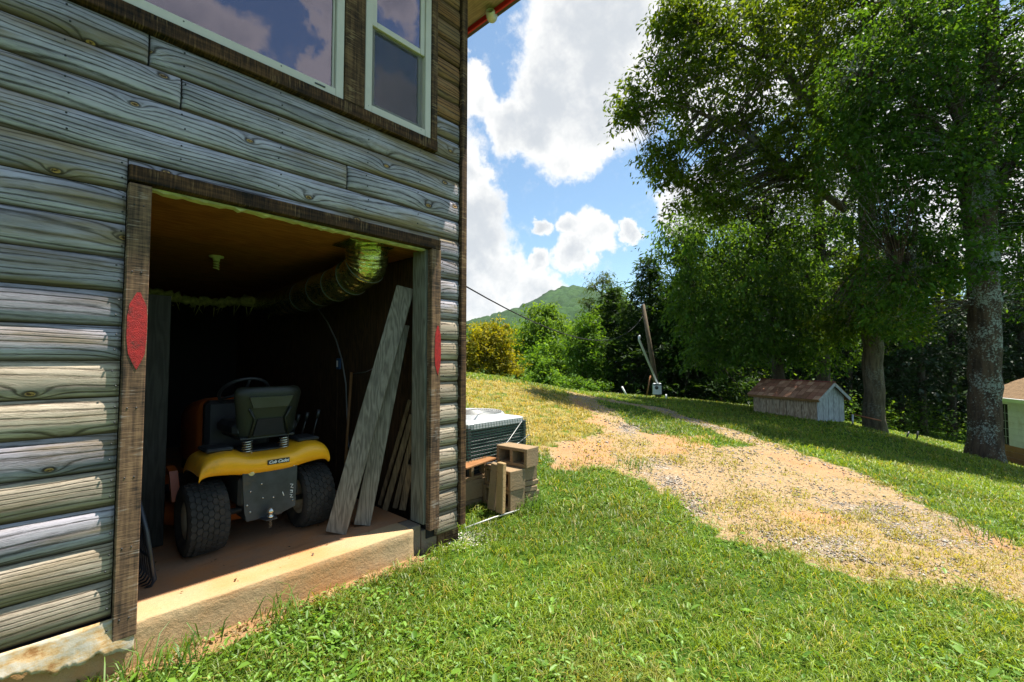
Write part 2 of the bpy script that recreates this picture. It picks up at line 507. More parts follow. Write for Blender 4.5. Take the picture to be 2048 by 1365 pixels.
MAT['black_plastic'] = simple('black plastic', (0.02, 0.021, 0.022), 0.45, var=0.2, spec=0.5)
MAT['seat'] = simple('olive black seat shell', (0.014, 0.015, 0.010), 0.5, var=0.15, spec=0.4)
MAT['seat_panel'] = simple('grey seat panel', (0.035, 0.038, 0.04), 0.35, var=0.2, spec=0.5)
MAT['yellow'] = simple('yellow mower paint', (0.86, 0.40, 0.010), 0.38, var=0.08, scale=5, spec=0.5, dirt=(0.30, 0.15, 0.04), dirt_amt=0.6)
MAT['orange'] = simple('shaded yellow paint', (0.34, 0.075, 0.010), 0.4, var=0.1, spec=0.5)  # the mower's yellow with basement shade put into the colour
MAT['rubber'] = simple('dusty tyre rubber', (0.028, 0.026, 0.024), 0.85, var=0.4, scale=14, dirt=(0.10, 0.065, 0.04), dirt_amt=0.35)
MAT['rim'] = simple('cream wheel rim', (0.45, 0.40, 0.30), 0.5, var=0.2, dirt=(0.2, 0.12, 0.06), dirt_amt=0.7)
MAT['steel'] = simple('dusty steel plate', (0.05, 0.054, 0.06), 0.5, 0.3, var=0.3, scale=9, dirt=(0.16, 0.10, 0.06), dirt_amt=0.5)
MAT['chrome'] = simple('bright steel', (0.6, 0.58, 0.52), 0.25, 0.9, var=0.15)
MAT['white_paint'] = simple('white paint', (0.78, 0.78, 0.75), 0.5, var=0.06)
MAT['galv'] = simple('galvanised pale metal', (0.55, 0.57, 0.58), 0.45, 0.35, var=0.1)
MAT['ac_white'] = simple('pale cabinet top', (0.40, 0.42, 0.43), 0.4, 0.1, var=0.06)
MAT['ac_grey'] = simple('dark cabinet', (0.03, 0.032, 0.034), 0.5, 0.2, var=0.2)
MAT['ac_slat'] = simple('grey louvre', (0.12, 0.122, 0.12), 0.5, 0.3, var=0.15)
MAT['green_wire'] = simple('green coated wire', (0.010, 0.050, 0.034), 0.5)
MAT['grey_wire'] = simple('weathered pale wire', (0.42, 0.42, 0.40), 0.5, 0.4)
MAT['cable'] = simple('grey cable', (0.22, 0.22, 0.23), 0.5)
MAT['wire'] = simple('black overhead wire', (0.02, 0.02, 0.022), 0.7)
MAT['blue_box'] = simple('blue outlet box', (0.03, 0.07, 0.17), 0.5)
MAT['fork'] = simple('dark plastic fork', (0.022, 0.028, 0.04), 0.4, spec=0.5)
MAT['brown_stick'] = simple('brown handle', (0.28, 0.13, 0.05), 0.5)
MAT['fascia'] = simple('bright red fascia', (0.55, 0.012, 0.018), 0.45, var=0.08)
MAT['soffit'] = board_mat('tan soffit board', (0.46, 0.32, 0.22), (0.32, 0.22, 0.15), 1)
MAT['roof'] = simple('dark roof', (0.09, 0.07, 0.06), 0.9, bump=0.4)
MAT['gutter'] = simple('tan aluminium', (0.66, 0.62, 0.52), 0.45, 0.2, var=0.06)
MAT['bulb'] = simple('white bulb holder', (0.70, 0.68, 0.50), 0.4, var=0.05)
MAT['pane_backing'] = simple('pale blue curtain', (0.55, 0.68, 0.75), 0.8, var=0.08)

m, n, out = material('crinkled foil')
co = n.tc()
wv = n.noise(n.mapv(co, (14, 14, 30)), 1.0, 3, 0.6)
principled(n, out, n.ramp(n.noise(co, 9, 4), [(0.35, (0.40, 0.38, 0.13)), (0.65, (0.72, 0.74, 0.32))]), 0.16, 0.95, 0.5, n.bump(wv, 0.55, 0.04))
MAT['foil'] = m

m, n, out = material('peeling painted metal')
co = n.tc()
a = n.noise(co, 9.0, 9, 0.75); b = n.noise(n.mapv(co, (2, 2, 9)), 3.2, 8, 0.72)
c = n.ramp(n.m('ADD', n.m('MULTIPLY', a, 0.5), n.m('MULTIPLY', b, 0.5)), [(0.40, (0.26, 0.12, 0.035)), (0.48, (0.44, 0.30, 0.14)), (0.54, (0.44, 0.38, 0.28)), (0.66, (0.50, 0.47, 0.41))])
principled(n, out, c, 0.7, 0, 0.3, n.bump(a, 0.45, 0.012)); MAT['peel'] = m


def bark(name, c1, c2, lichen=0.0):
    m, n, out = material(name)
    co = n.tc()
    rid = n.noise(n.mapv(co, (11, 11, 1.8)), 1.0, 6, 0.65)
    big = n.noise(co, 1.2, 5, 0.6)
    c = n.ramp(rid, [(0.35, c2), (0.62, c1)])
    if lichen:
        l = n.m('MULTIPLY', n.sstep(n.m('ADD', n.m('MULTIPLY', n.noise(co, 22, 6, 0.75), 0.55), n.m('MULTIPLY', big, 0.45)), 0.51, 0.56), lichen)
        c = n.mix(l, c, (0.33, 0.37, 0.34))
    principled(n, out, c, 0.9, 0, 0.15, n.bump(rid, 0.9, 0.05))
    return m


MAT['bark'] = bark('grey brown bark', (0.16, 0.125, 0.085), (0.055, 0.04, 0.028), 0.25)
MAT['bark_lichen'] = bark('brown bark with pale lichen', (0.10, 0.065, 0.042), (0.03, 0.02, 0.015), 0.7)
MAT['bark_dark'] = bark('dark bark', (0.075, 0.055, 0.038), (0.03, 0.022, 0.016), 0.1)


def leaf_mat(name, trans=0.4, gloss=0.35):
    m, n, out = material(name)
    c = n.attr('Col')
    b = n.nd.new('ShaderNodeBsdfPrincipled')
    n.put(b.inputs['Base Color'], c); n.put(b.inputs['Roughness'], 0.5); n.put(b.inputs['Specular IOR Level'], gloss)
    t = n.node('ShaderNodeBsdfTranslucent', {'Color': n.mix(1.0, c, (1.7, 1.5, 0.45, 1), 'MULTIPLY')})
    n.lk.new(n.node('ShaderNodeMixShader', {0: trans, 1: b.outputs[0], 2: t}), out.inputs[0])
    return m


MAT['leaf'] = leaf_mat('green leaves', 0.52, 0.12)
MAT['leaf_dark'] = leaf_mat('dark leaves', 0.22, 0.3)
MAT['grass'] = leaf_mat('grass blades', 0.40, 0.45)

# ================================================================ terrain
def rbf_fit(pts, vals, smooth=1e-3):
    n_ = len(pts)
    d = np.linalg.norm(pts[:, None] - pts[None], axis=2)
    K = np.where(d > 0, d * d * np.log(d + 1e-9), 0.0) + np.eye(n_) * smooth
    Pm = np.hstack([np.ones((n_, 1)), pts])
    A = np.zeros((n_ + 3, n_ + 3)); A[:n_, :n_] = K; A[:n_, n_:] = Pm; A[n_:, :n_] = Pm.T
    return np.linalg.solve(A, np.concatenate([vals, np.zeros(3)]))


_gp, _gz = [], []
# ground points read from the photograph: (pixel x, pixel y, depth)
for (x, y, D) in [(1500, 1100, 3.71), (2048, 1100, 3.95), (1200, 960, 5.4), (1600, 960, 5.9), (2000, 1000, 5.7),
                  (1080, 900, 6.6), (1300, 880, 7.6), (1500, 880, 8.3), (1700, 900, 8.6), (1900, 940, 8.6), (2048, 965, 8.4),
                  (1160, 830, 9.6), (1250, 830, 10.3), (1150, 786, 17), (1240, 792, 17), (1300, 797, 16.5), (1420, 808, 16), (1508, 829, 13.5), (1690, 849, 12.5),
                  (1760, 868, 14), (1970, 920, 11.0), (1859, 894, 10.6), (1920, 908, 10.8), (1800, 877, 12), (1850, 890, 16.5), (1790, 872, 17), (1850, 872, 23), (1930, 905, 16.5), (2010, 918, 17), (2090, 945, 16),
                  (1400, 800, 22), (1600, 826, 24), (1750, 850, 26), (1900, 866, 28),
                  (930, 751, 13), (1000, 757, 13.5), (1050, 765, 14), (1100, 775, 15), (950, 800, 9.6), (1010, 830, 8.6), (1060, 860, 7.8), (930, 835, 8.0),
                  (930, 752, 19), (1050, 770, 22), (1200, 780, 26)]:
    p = P(x, y, D); _gp.append(p[:2]); _gz.append(p[2])
for (x, y, z) in [(300, 1340, -.215), (560, 1240, -.21), (820, 1108, -.21), (920, 1085, -.22), (1000, 1012, -.18), (1300, 1365, -.25), (2048, 1365, -.32), (700, 1365, -.235), (1000, 1200, -.23), (1300, 1120, -.24)]:
    d = px_dir(x, y); t = (z - EYE) / d[2]; p = CAM + d * t; _gp.append(p[:2]); _gz.append(z)
for (R, D, z) in [(0, 0, -.25), (-4, -3, -.3), (4, -3, -.4), (5, 0, -.4), (-6, 3, -.2), (-9, 10, .6), (-6, 16, 1.0), (12, 3, -1.2), (0, -12, -.5), (-15, -5, -.4), (15, -8, -1.0),
                  (-20, 25, 1.2), (0, 40, -.2), (15, 40, -2.2), (30, 20, -4.5), (30, 40, -5), (-25, 50, .5), (-30, 0, 0), (0, -40, -1.5), (40, -20, -4)]:
    p = R * RT + D * np.array([cF, sF, 0]); _gp.append(p[:2]); _gz.append(z)
_gp = np.array(_gp); _gz = np.array(_gz)
_W = rbf_fit(_gp / 10.0, _gz, 2e-4)


def H(x, y):
    x = np.atleast_1d(np.asarray(x, float)); y = np.atleast_1d(np.asarray(y, float))
    out_ = np.empty(x.shape)
    for i in range(0, len(x), 40000):
        q = np.stack([x[i:i + 40000], y[i:i + 40000]], 1) / 10.0
        r = np.linalg.norm(q, axis=1) * 10.0
        s = np.minimum(1.0, 45.0 / np.maximum(r, 1e-6))
        qc = q * s[:, None]
        d = np.linalg.norm(qc[:, None] - _gp[None] / 10.0, axis=2)
        z = (np.where(d > 0, d * d * np.log(d + 1e-9), 0.0)) @ _W[:-3] + _W[-3] + qc @ _W[-2:]
        k = np.clip((r - 40) / 60.0, 0, 1)
        out_[i:i + 40000] = z * (1 - k) + (-3.0) * k
    return out_


def ground_at(x, y):
    d = px_dir(x, y); ts = np.concatenate([np.linspace(0.8, 12, 600), np.linspace(12.05, 60, 900)])
    pts = CAM + ts[:, None] * d
    h = H(pts[:, 0], pts[:, 1])
    below = np.nonzero(pts[:, 2] <= h)[0]
    k = below[0] if len(below) else len(ts) - 1
    return pts[k]


def gz(x, y): return float(H(x, y)[0])


def poly_world(pp): return np.array([ground_at(x, y)[:2] for x, y in pp])


def sd_poly(q, poly):
    """signed distance (inside positive)"""
    d = np.full(len(q), 1e9); ins = np.zeros(len(q), bool)
    for a, b in zip(poly, np.roll(poly, -1, 0)):
        e = b - a; w = q - a
        t = np.clip((w @ e) / (e @ e + 1e-12), 0, 1)
        d = np.minimum(d, np.linalg.norm(w - t[:, None] * e, axis=1))
        c = ((a[1] > q[:, 1]) != (b[1] > q[:, 1]))
        with np.errstate(divide='ignore', invalid='ignore'):
            xi = (b[0] - a[0]) * (q[:, 1] - a[1]) / (b[1] - a[1]) + a[0]
        ins ^= c & (q[:, 0] < xi)
    return np.where(ins, d, -d)


def d_line(q, line):
    d = np.full(len(q), 1e9)
    for a, b in zip(line, line[1:]):
        e = b - a; w = q - a
        t = np.clip((w @ e) / (e @ e + 1e-12), 0, 1)
        d = np.minimum(d, np.linalg.norm(w - t[:, None] * e, axis=1))
    return d


R_MAIN = poly_world([(1075, 905), (1110, 890), (1170, 872), (1290, 866), (1420, 892), (1500, 888), (1614, 918), (1716, 951), (1844, 997), (1952, 1053), (2048, 1092), (2300, 1180),
                     (2300, 1300), (2048, 1212), (1921, 1186), (1798, 1160), (1691, 1155), (1614, 1122), (1553, 1092), (1440, 1079), (1409, 1058), (1368, 1010), (1287, 968), (1220, 946), (1150, 940), (1085, 925)])
R_TRACK = poly_world([(1150, 787), (1230, 803), (1307, 816), (1409, 850), (1512, 884), (1620, 928), (1700, 950)])
R_LEFT = poly_world([(1150, 788), (1185, 812), (1215, 838), (1250, 868), (1310, 890)])
R_FOOT = poly_world([(190, 1360), (480, 1262), (700, 1170), (830, 1115)])
R_BANK = poly_world([(925, 757), (1000, 763), (1060, 772), (1140, 795), (1195, 830), (1190, 870), (1100, 892), (1060, 905), (925, 915)])
R_CLAY = [(poly_world([(1090, 900), (1160, 880), (1240, 880), (1230, 930), (1120, 938)]), 0.35), (poly_world([(1150, 800), (1210, 835), (1225, 860), (1190, 850)]), 0.3),
          (poly_world([(1290, 868), (1420, 872), (1440, 900), (1320, 905)]), 0.3), (poly_world([(1480, 890), (1700, 945), (1720, 965), (1600, 945)]), 0.3),
          (poly_world([(1600, 1020), (1700, 1040), (1690, 1055), (1590, 1040)]), 0.2), (poly_world([(1930, 1060), (2048, 1085), (2048, 1120), (1960, 1090)]), 0.3)]
R_PEBBLE = [(poly_world([(1220, 915), (1330, 925), (1400, 990), (1440, 1040), (1390, 1030), (1300, 960)]), 0.25), (poly_world([(1560, 1080), (1700, 1080), (1740, 1110), (1620, 1120)]), 0.2),
            (poly_world([(1660, 1005), (1850, 1000), (1960, 1060), (1960, 1100), (1840, 1090), (1700, 1040)]), 0.3), (poly_world([(1330, 820), (1420, 850), (1440, 862), (1370, 845)]), 0.25),
            (poly_world([(1240, 845), (1330, 850), (1340, 868), (1250, 866)]), 0.3)]
R_SHADE = None


def regions(x, y):
    q = np.stack([x, y], 1)
    n1 = fbm(x, y, 1.6, 3) - 0.5; n2 = fbm(x, y, 6.0, 9) - 0.5
    wob = n1 * 0.9 + n2 * 0.55 + (fbm(x, y, 16.0, 19, 2) - .5) * .25
    sm = lambda d, w: np.clip(d / w + 0.5, 0, 1)
    road = np.maximum.reduce([sm(sd_poly(q, R_MAIN) + wob * 0.75, 0.30), sm(0.33 - d_line(q, R_TRACK) + wob * 0.6, 0.25), sm(0.36 - d_line(q, R_LEFT) + wob * 0.7, 0.25)])
    foot = sm(0.10 - d_line(q, R_FOOT) + wob * 0.35, 0.12)
    bank = sm(sd_poly(q, R_BANK) + wob * 0.8, 0.8)
    clay = np.zeros(len(x))
    for pl, w in R_CLAY: clay = np.maximum(clay, sm(sd_poly(q, pl) + wob * 0.6, w))
    peb = np.zeros(len(x))
    for pl, w in R_PEBBLE: peb = np.maximum(peb, sm(sd_poly(q, pl) + wob * 0.7, w))
    return road, foot, bank, clay, peb


# polar ground sheet to the horizon
fwd_ang = math.atan2(sF, cF)
angs = np.concatenate([np.arange(-62, 62, 0.3), np.arange(62, 298, 4.0)]) * math.pi / 180 + fwd_ang
rads = np.concatenate([[0.02], np.geomspace(0.6, 70, 230), np.geomspace(75, 1500, 26)])
AA, RR = np.meshgrid(angs, rads)
gx = (RR * np.cos(AA)).ravel(); gy = (RR * np.sin(AA)).ravel()
gh = H(gx, gy) + (fbm(gx, gy, 3.0, 5) - 0.5) * 0.035 * np.clip(1 - RR.ravel() / 60, 0, 1)
# the ground stays below the concrete inside the house
inside = (gy > 3.0) & (gx < 2.55)
gh = np.where(inside, np.minimum(gh, -0.25), gh)
road, foot, bank, clay, peb = regions(gx, gy)
nA, nR = len(angs), len(rads)
ii, jj = np.meshgrid(np.arange(nR - 1), np.arange(nA), indexing='ij')
a = ii * nA + jj; b = ii * nA + (jj + 1) % nA
gf = np.stack([a, b, b + nA, a + nA], -1).reshape(-1, 4)
gv = np.stack([gx, gy, gh], 1)

m, n, out = material('lawn and clay ground')
co = n.tc()
n1 = n.noise(co, 3.0, 8, 0.7); n2 = n.noise(co, 22.0, 6, 0.7); n3 = n.noise(co, 120.0, 4, 0.7)
soil = n.ramp(n.m('ADD', n.m('MULTIPLY', n2, 0.6), n.m('MULTIPLY', n3, 0.4)), [(0.35, (0.20, 0.115, 0.05)), (0.65, (0.34, 0.215, 0.105))])
claycol = n.ramp(n.m('ADD', n.m('MULTIPLY', n1, 0.5), n.m('MULTIPLY', n3, 0.5)), [(0.35, (0.30, 0.15, 0.065)), (0.62, (0.43, 0.25, 0.13))])
green = n.ramp(n.m('ADD', n.m('MULTIPLY', n1, 0.45), n.m('MULTIPLY', n3, 0.55)), [(0.35, (0.022, 0.05, 0.006)), (0.6, (0.06, 0.125, 0.012)), (0.75, (0.13, 0.17, 0.03))])
dry = n.ramp(n.m('ADD', n.m('MULTIPLY', n2, 0.5), n.m('MULTIPLY', n3, 0.5)), [(0.35, (0.16, 0.13, 0.035)), (0.6, (0.33, 0.26, 0.085))])
vg = n.node('ShaderNodeTexVoronoi', {'Vector': co, 'Scale': 42.0}, out=None)
grav = n.ramp(n.sep(vg.outputs['Color'])[0], [(0.1, (0.20, 0.18, 0.16)), (0.5, (0.38, 0.35, 0.30)), (0.9, (0.55, 0.50, 0.43))])
grav = n.mix(n.sstep(vg.outputs['Distance'], 0.3, 0.75), grav, (0.16, 0.10, 0.06))
gravy = n.ramp(n.m('ADD', n.m('MULTIPLY', n2, 0.5), n.m('MULTIPLY', n3, 0.5)), [(0.34, (0.16, 0.095, 0.042)), (0.5, (0.32, 0.22, 0.115)), (0.66, (0.43, 0.345, 0.215))])
wob = n.m('MULTIPLY', n.m('SUBTRACT', n2, 0.5), 0.9)
wr = n.sstep(n.m('ADD', n.attr('road', 'Fac'), wob), 0.35, 0.65)
wf = n.sstep(n.m('ADD', n.attr('foot', 'Fac'), wob), 0.35, 0.65)
wb = n.sstep(n.m('ADD', n.attr('bank', 'Fac'), wob), 0.3, 0.7)
wc = n.sstep(n.m('ADD', n.attr('clay', 'Fac'), wob), 0.35, 0.65)
wp = n.sstep(n.m('ADD', n.attr('peb', 'Fac'), wob), 0.35, 0.65)
c = n.mix(wb, green, n.mix(n.sstep(n1, 0.42, 0.62), dry, green))
c = n.mix(wr, c, gravy)
c = n.mix(n.m('MULTIPLY', wc, 0.85), c, claycol)
c = n.mix(n.m('MULTIPLY', wp, n.m('MULTIPLY', 0.75, n.sstep(n1, .40, .58))), c, grav)
c = n.mix(wf, c, n.mix(0.5, soil, claycol))
hb = n.m('ADD', n2, n.m('ADD', n.m('MULTIPLY', n3, 0.6), n.m('MULTIPLY', n.m('MULTIPLY', wp, -0.8), vg.outputs['Distance'])))
principled(n, out, c, 0.95, 0, 0.1, n.bump(hb, 0.7, 0.03))
MAT['ground'] = m
is_road = (road[gf].mean(1) > 0.5)
at = dict(road=road, foot=foot, bank=bank, clay=clay, peb=peb)


def sub_mesh(name, sel):
    f = gf[sel]; used = np.unique(f); mp = np.zeros(len(gv), int); mp[used] = np.arange(len(used))
    return np_mesh(name, gv[used], mp[f], MAT['ground'], attrs={k: v[used] for k, v in at.items()}, smooth=True)


tag(sub_mesh('ground', ~is_road), kind='structure')
tag(sub_mesh('driveway', is_road), kind='structure')


# ---------------------------------------------------------------- grass, weeds and stones (nobody could count them)
def scatter(n_, dmin, dmax, power, umin=-1.35, umax=1.3):
    """points on the ground in the view wedge, thinning out with distance"""
    D = np.linspace(dmin, dmax, 4000); w = D * (1.0 / D) ** power
    cdf = np.cumsum(w); cdf /= cdf[-1]
    d = np.interp(RNG.random(n_), cdf, D); u = RNG.uniform(umin, umax, n_)
    return d * cF + u * d * sF, d * sF - u * d * cF, d


def outside_house(x, y): return ~((y > 2.955) & (x < 2.66))


def blades(name, x, y, d, h, w, lean, base_col, tip_col, mat):
    n_ = len(x); z = H(x, y) - 0.004
    th = RNG.uniform(0, 2 * np.pi, n_); ph = RNG.uniform(0, 2 * np.pi, n_)
    sx_, sy_ = np.cos(th) * w / 2, np.sin(th) * w / 2
    lx, ly = np.cos(ph) * lean * h, np.sin(ph) * lean * h
    p0 = np.stack([x - sx_, y - sy_, z], 1); p1 = np.stack([x + sx_, y + sy_, z], 1)
    mx, my, mz = x + lx * 0.35, y + ly * 0.35, z + h * 0.62
    p2 = np.stack([mx + sx_ * 0.75, my + sy_ * 0.75, mz], 1); p3 = np.stack([mx - sx_ * 0.75, my - sy_ * 0.75, mz], 1)
    top = np.stack([x + lx, y + ly, z + h * np.clip(1.05 - 0.45 * lean, 0.35, 1)], 1)
    v = np.stack([p0, p1, p2, p3, top], 1).reshape(-1, 3)
    i0 = np.arange(n_) * 5
    # quad + tip as degenerate-free quads: two faces per blade
    f1 = np.stack([i0, i0 + 1, i0 + 2], 1); f2 = np.stack([i0, i0 + 2, i0 + 3], 1); f3 = np.stack([i0 + 3, i0 + 2, i0 + 4], 1)
    f = np.concatenate([f1, f2, f3])
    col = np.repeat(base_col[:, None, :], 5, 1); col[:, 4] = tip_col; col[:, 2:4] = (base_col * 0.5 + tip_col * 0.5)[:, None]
    return np_mesh(name, v, f, mat, colors=col.reshape(-1, 3))


n_ = 430000
x, y, d = scatter(n_, 1.75, 20, 1.75)
road_, foot_, bank_, clay_, peb_ = regions(x, y)
patch = fbm(x, y, 0.9, 21); patch2 = fbm(x, y, 4.5, 31)
keep = outside_house(x, y) & (RNG.random(n_) < np.clip(1 - road_ * (1.06 - 0.90 * np.clip((patch - .32) * 3, 0, 1)) - clay_ * 0.4 - peb_ * .2 - foot_ * 0.92 - bank_ * 0.2 + .8 * np.clip((vnoise(x, y, 3.3, 83) - .72) * 8, 0, 1), 0.015, 1) * np.clip(0.45 + 1.3 * (patch2 - 0.25), 0.3, 1))
x, y, d, bank_, road_, patch, patch2 = [q[keep] for q in (x, y, d, bank_, road_, patch, patch2)]
k = len(x)
lod = np.clip(d / 3.0, 0.8, 5.0)
h = RNG.uniform(0.020, 0.070, k) * (0.8 + 0.5 * patch) * (0.55 + 1.1 * vnoise(x, y, 9.0, 77)) * (1 - 0.45 * road_) * np.clip(lod, 1, 1.25)
w = RNG.uniform(0.0032, 0.0085, k) * lod ** 0.85
lean = RNG.uniform(0.35, 1.7, k)
v = RNG.random((k, 1)); yel = np.clip(bank_ * 1.25 * np.clip(1.6 * patch2, 0, 1.2) + road_ * 0.55 + (RNG.random(k) < 0.09) * 0.85 + np.clip(patch - 0.56, 0, 1) * 1.2, 0, 1)[:, None]
green = np.array([0.080, 0.150, 0.007]) * (1 - v) + np.array([0.265, 0.365, 0.028]) * v
strw = np.array([0.38, 0.30, 0.085]) * (0.7 + 0.6 * v)
dk = np.clip((fbm(x, y, 0.7, 61) - .48) * 4, 0, 1)[:, None] * (1 - yel)
bc = (green * (1 - yel) + strw * yel) * (1 - .38 * dk)
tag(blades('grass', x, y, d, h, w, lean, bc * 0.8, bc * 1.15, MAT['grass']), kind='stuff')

# broad leaved weeds between the blades
n_ = 70000
x, y, d = scatter(n_, 1.75, 9.0, 1.9)
road_, foot_, bank_, clay_, peb_ = regions(x, y)
pw = fbm(x, y, 1.3, 41)
keep = outside_house(x, y) & (RNG.random(n_) < np.clip(1 - road_ * 0.96 - clay_ - foot_ * 0.8 - bank_ * 0.9, 0.0, 1) * np.clip((pw - 0.48) * 4.5, 0.10, .85))
x, y, d = x[keep], y[keep], d[keep]
k = len(x); z = H(x, y)
L = RNG.uniform(0.014, 0.040, k) * np.where(RNG.random(k) < 0.08, 2.0, 1.0); wd = L * RNG.uniform(0.18, 0.55, k)
th = RNG.uniform(0, 2 * np.pi, k); up = RNG.uniform(0.0, 0.75, k)
ax = np.stack([np.cos(th) * np.cos(up), np.sin(th) * np.cos(up), np.sin(up)], 1)
sd = np.stack([-np.sin(th), np.cos(th), RNG.uniform(-0.4, 0.4, k)], 1)
c0 = np.stack([x, y, z + RNG.uniform(0.008, 0.04, k)], 1)
nn = np.cross(ax, sd)
ptsl = [c0, c0 + ax * (L * .35)[:, None] + sd * (wd * .5)[:, None] - nn * (L * -.06)[:, None], c0 + ax * (L * .75)[:, None] + sd * (wd * .42)[:, None], c0 + ax * L[:, None] - np.array([0, 0, 1]) * (L * .12)[:, None],
        c0 + ax * (L * .75)[:, None] - sd * (wd * .42)[:, None], c0 + ax * (L * .35)[:, None] - sd * (wd * .5)[:, None] - nn * (L * -.06)[:, None]]
vv = np.stack(ptsl, 1).reshape(-1, 3); i0 = np.arange(k) * 6
ff = np.concatenate([np.stack([i0, i0 + 1, i0 + 2, i0 + 3], 1), np.stack([i0, i0 + 3, i0 + 4, i0 + 5], 1)])
v = RNG.random((k, 1)); cc = np.array([0.070, 0.17, 0.010]) * (1 - v) + np.array([0.20, 0.35, 0.040]) * v
tag(np_mesh('weeds', vv, ff, MAT['grass'], colors=np.repeat(cc, 6, 0)), kind='stuff')

# loose stones of the driveway
n_ = 150000
x, y, d = scatter(n_, 2.6, 14.0, 1.9, -0.2, 1.3)
road_, foot_, bank_, clay_, peb_ = regions(x, y)
keep = RNG.random(n_) < np.clip(peb_ * 0.7 * np.clip((fbm(x, y, 2.2, 91) - .38) * 6, 0, 1) + road_ * 0.20 * (1 - clay_ * 0.6), 0, 1) * np.clip(road_ + peb_, 0, 1)
x, y, d = x[keep], y[keep], d[keep]; k = len(x)
z = H(x, y); s = RNG.uniform(0.004, 0.014, k) * np.where(RNG.random(k) < 0.05, 1.6, 1) * np.clip(d / 5, 1, 1.6)
oct_ = np.array([[1, 0, 0], [0, 1, 0], [-1, 0, 0], [0, -1, 0], [0, 0, .62], [0, 0, -.5]])
j = RNG.uniform(0.6, 1.3, (k, 6, 1)) * oct_[None] + RNG.uniform(-.28, .28, (k, 6, 3))
th = RNG.uniform(0, 6.28, k); c_, s_ = np.cos(th), np.sin(th)
jr = np.stack([j[..., 0] * c_[:, None] - j[..., 1] * s_[:, None], j[..., 0] * s_[:, None] + j[..., 1] * c_[:, None], j[..., 2]], -1)
vv = jr * s[:, None, None] + np.stack([x, y, z + s * 0.25], 1)[:, None]
fo = np.array([[0, 1, 4], [1, 2, 4], [2, 3, 4], [3, 0, 4], [1, 0, 5], [2, 1, 5], [3, 2, 5], [0, 3, 5]])
ff = (np.arange(k)[:, None, None] * 6 + fo[None]).reshape(-1, 3)
g = RNG.uniform(0.14, 0.42, (k, 1)); cc = g * np.array([1.0, 0.91, 0.78]) * np.where(RNG.random((k, 1)) < 0.3, np.array([[1.05, 0.85, 0.65]]), 1)
m, n, out = material('driveway stones'); principled(n, out, n.attr('Col'), 0.9, 0, 0.2, n.bump(n.noise(n.tc(), 200, 3), 0.3, 0.002)); MAT['stone'] = m
tag(np_mesh('gravel', vv.reshape(-1, 3), ff, MAT['stone'], colors=np.repeat(cc, 6, 0)), kind='stuff')

# ================================================================ the house
YW = 2.976                                   # plane of the wall face
ROW = 0.178
house = thing('log_sided_house', 'weathered grey log-sided house with a wide open basement doorway', 'house', (0, 0, 0))


def row_z(k):                                # underside of row k, counted down from the window sill
    return 1.31 + (6 - k) * (ROW if k >= 6 else 0.1725)


def log_plank(x0, x1, z0, z1, mat, name='log_plank', end0=False, end1=False, full0=0.0, full1=1.0, bulge=0.027, wall='front'):
    """one D shaped log siding plank; full0..full1 is the visible span of its profile"""
    L = x1 - x0
    xs = [0.0, 0.006, 0.016] + list(np.linspace(0.04, L - 0.04, max(2, int(L / 0.22)))) + [L - 0.016, L - 0.006, L] if L > 0.12 else list(np.linspace(0, L, 7))
    ts = [q for q in (0, .03, .08, .16, .28, .42, .56, .70, .82, .91, .965, 1.0) if full0 <= q <= full1]; ts = sorted(set([full0] + ts + [full1]))
    wob = random.uniform(0, 50)
    verts, faces, uv, tt = [], [], [], []
    for X in xs:
        e = 1.0
        if end0: e = min(e, (min(1, X / 0.02)) ** 0.5 * 0.6 + 0.4)
        if end1: e = min(e, (min(1, (L - X) / 0.02)) ** 0.5 * 0.6 + 0.4)
        wz = 0.003 * math.sin(wob + X * 2.1) ; wy = 0.003 * math.sin(wob * 2 + X * 1.3)
        for t in ts:
            b = bulge * (1 - abs(2 * t - 0.96) ** 3.6 / (1.04 ** 3.6 if t > .48 else 0.96 ** 3.6)) * e + wy
            z = z0 + (z1 - z0) * (t - full0) / (full1 - full0)
            zz = z + (wz if 0.02 < t < 0.98 else 0)
            if wall == 'front': verts.append((x0 + X, YW - max(b, -0.004), zz))
            else: verts.append((2.585 + max(b, -0.004), x0 + X, zz))
            uv.append((X + x0, t * ROW)); tt.append(t)
    nt = len(ts)
    for i in range(len(xs) - 1):
        for j in range(nt - 1):
            q = (i * nt + j, (i + 1) * nt + j, (i + 1) * nt + j + 1, i * nt + j + 1)
            faces.append(q if wall == 'front' else q[::-1])
    nb = len(verts)                          # close the back and the ends
    back = 0.02
    for i in (0, len(xs) - 1):
        for j in (0, nt - 1):
            v = verts[i * nt + j]
            verts.append((v[0], YW + back, v[2]) if wall == 'front' else (2.585 - back, v[1], v[2])); uv.append(uv[i * nt + j]); tt.append(tt[i * nt + j])
    for i, o in ((0, nb), (len(xs) - 1, nb + 2)):
        faces.append(tuple([i * nt + j for j in range(nt)] + [o + 1, o]))
    me = bpy.data.meshes.new(name); me.from_pydata(verts, [], faces); me.update()
    ul = me.uv_layers.new(name='UVMap')
    for lp in me.loops: ul.data[lp.index].uv = uv[lp.vertex_index]
    a = me.attributes.new('tt', 'FLOAT', 'POINT'); a.data.foreach_set('value', np.array(tt, dtype=np.float32))
    for p in me.polygons: p.use_smooth = len(p.vertices) == 4
    me.materials.append(mat)
    o = bpy.data.objects.new(name, me); COL.objects.link(o); o.parent = house
    return o


XL, XJ0, XJ1, XR = -6.0, 0.336, 2.318, 2.545      # left end, opening trim, right end
Z_HEAD0, Z_HEAD1 = 2.225, 2.305
G = 0.004
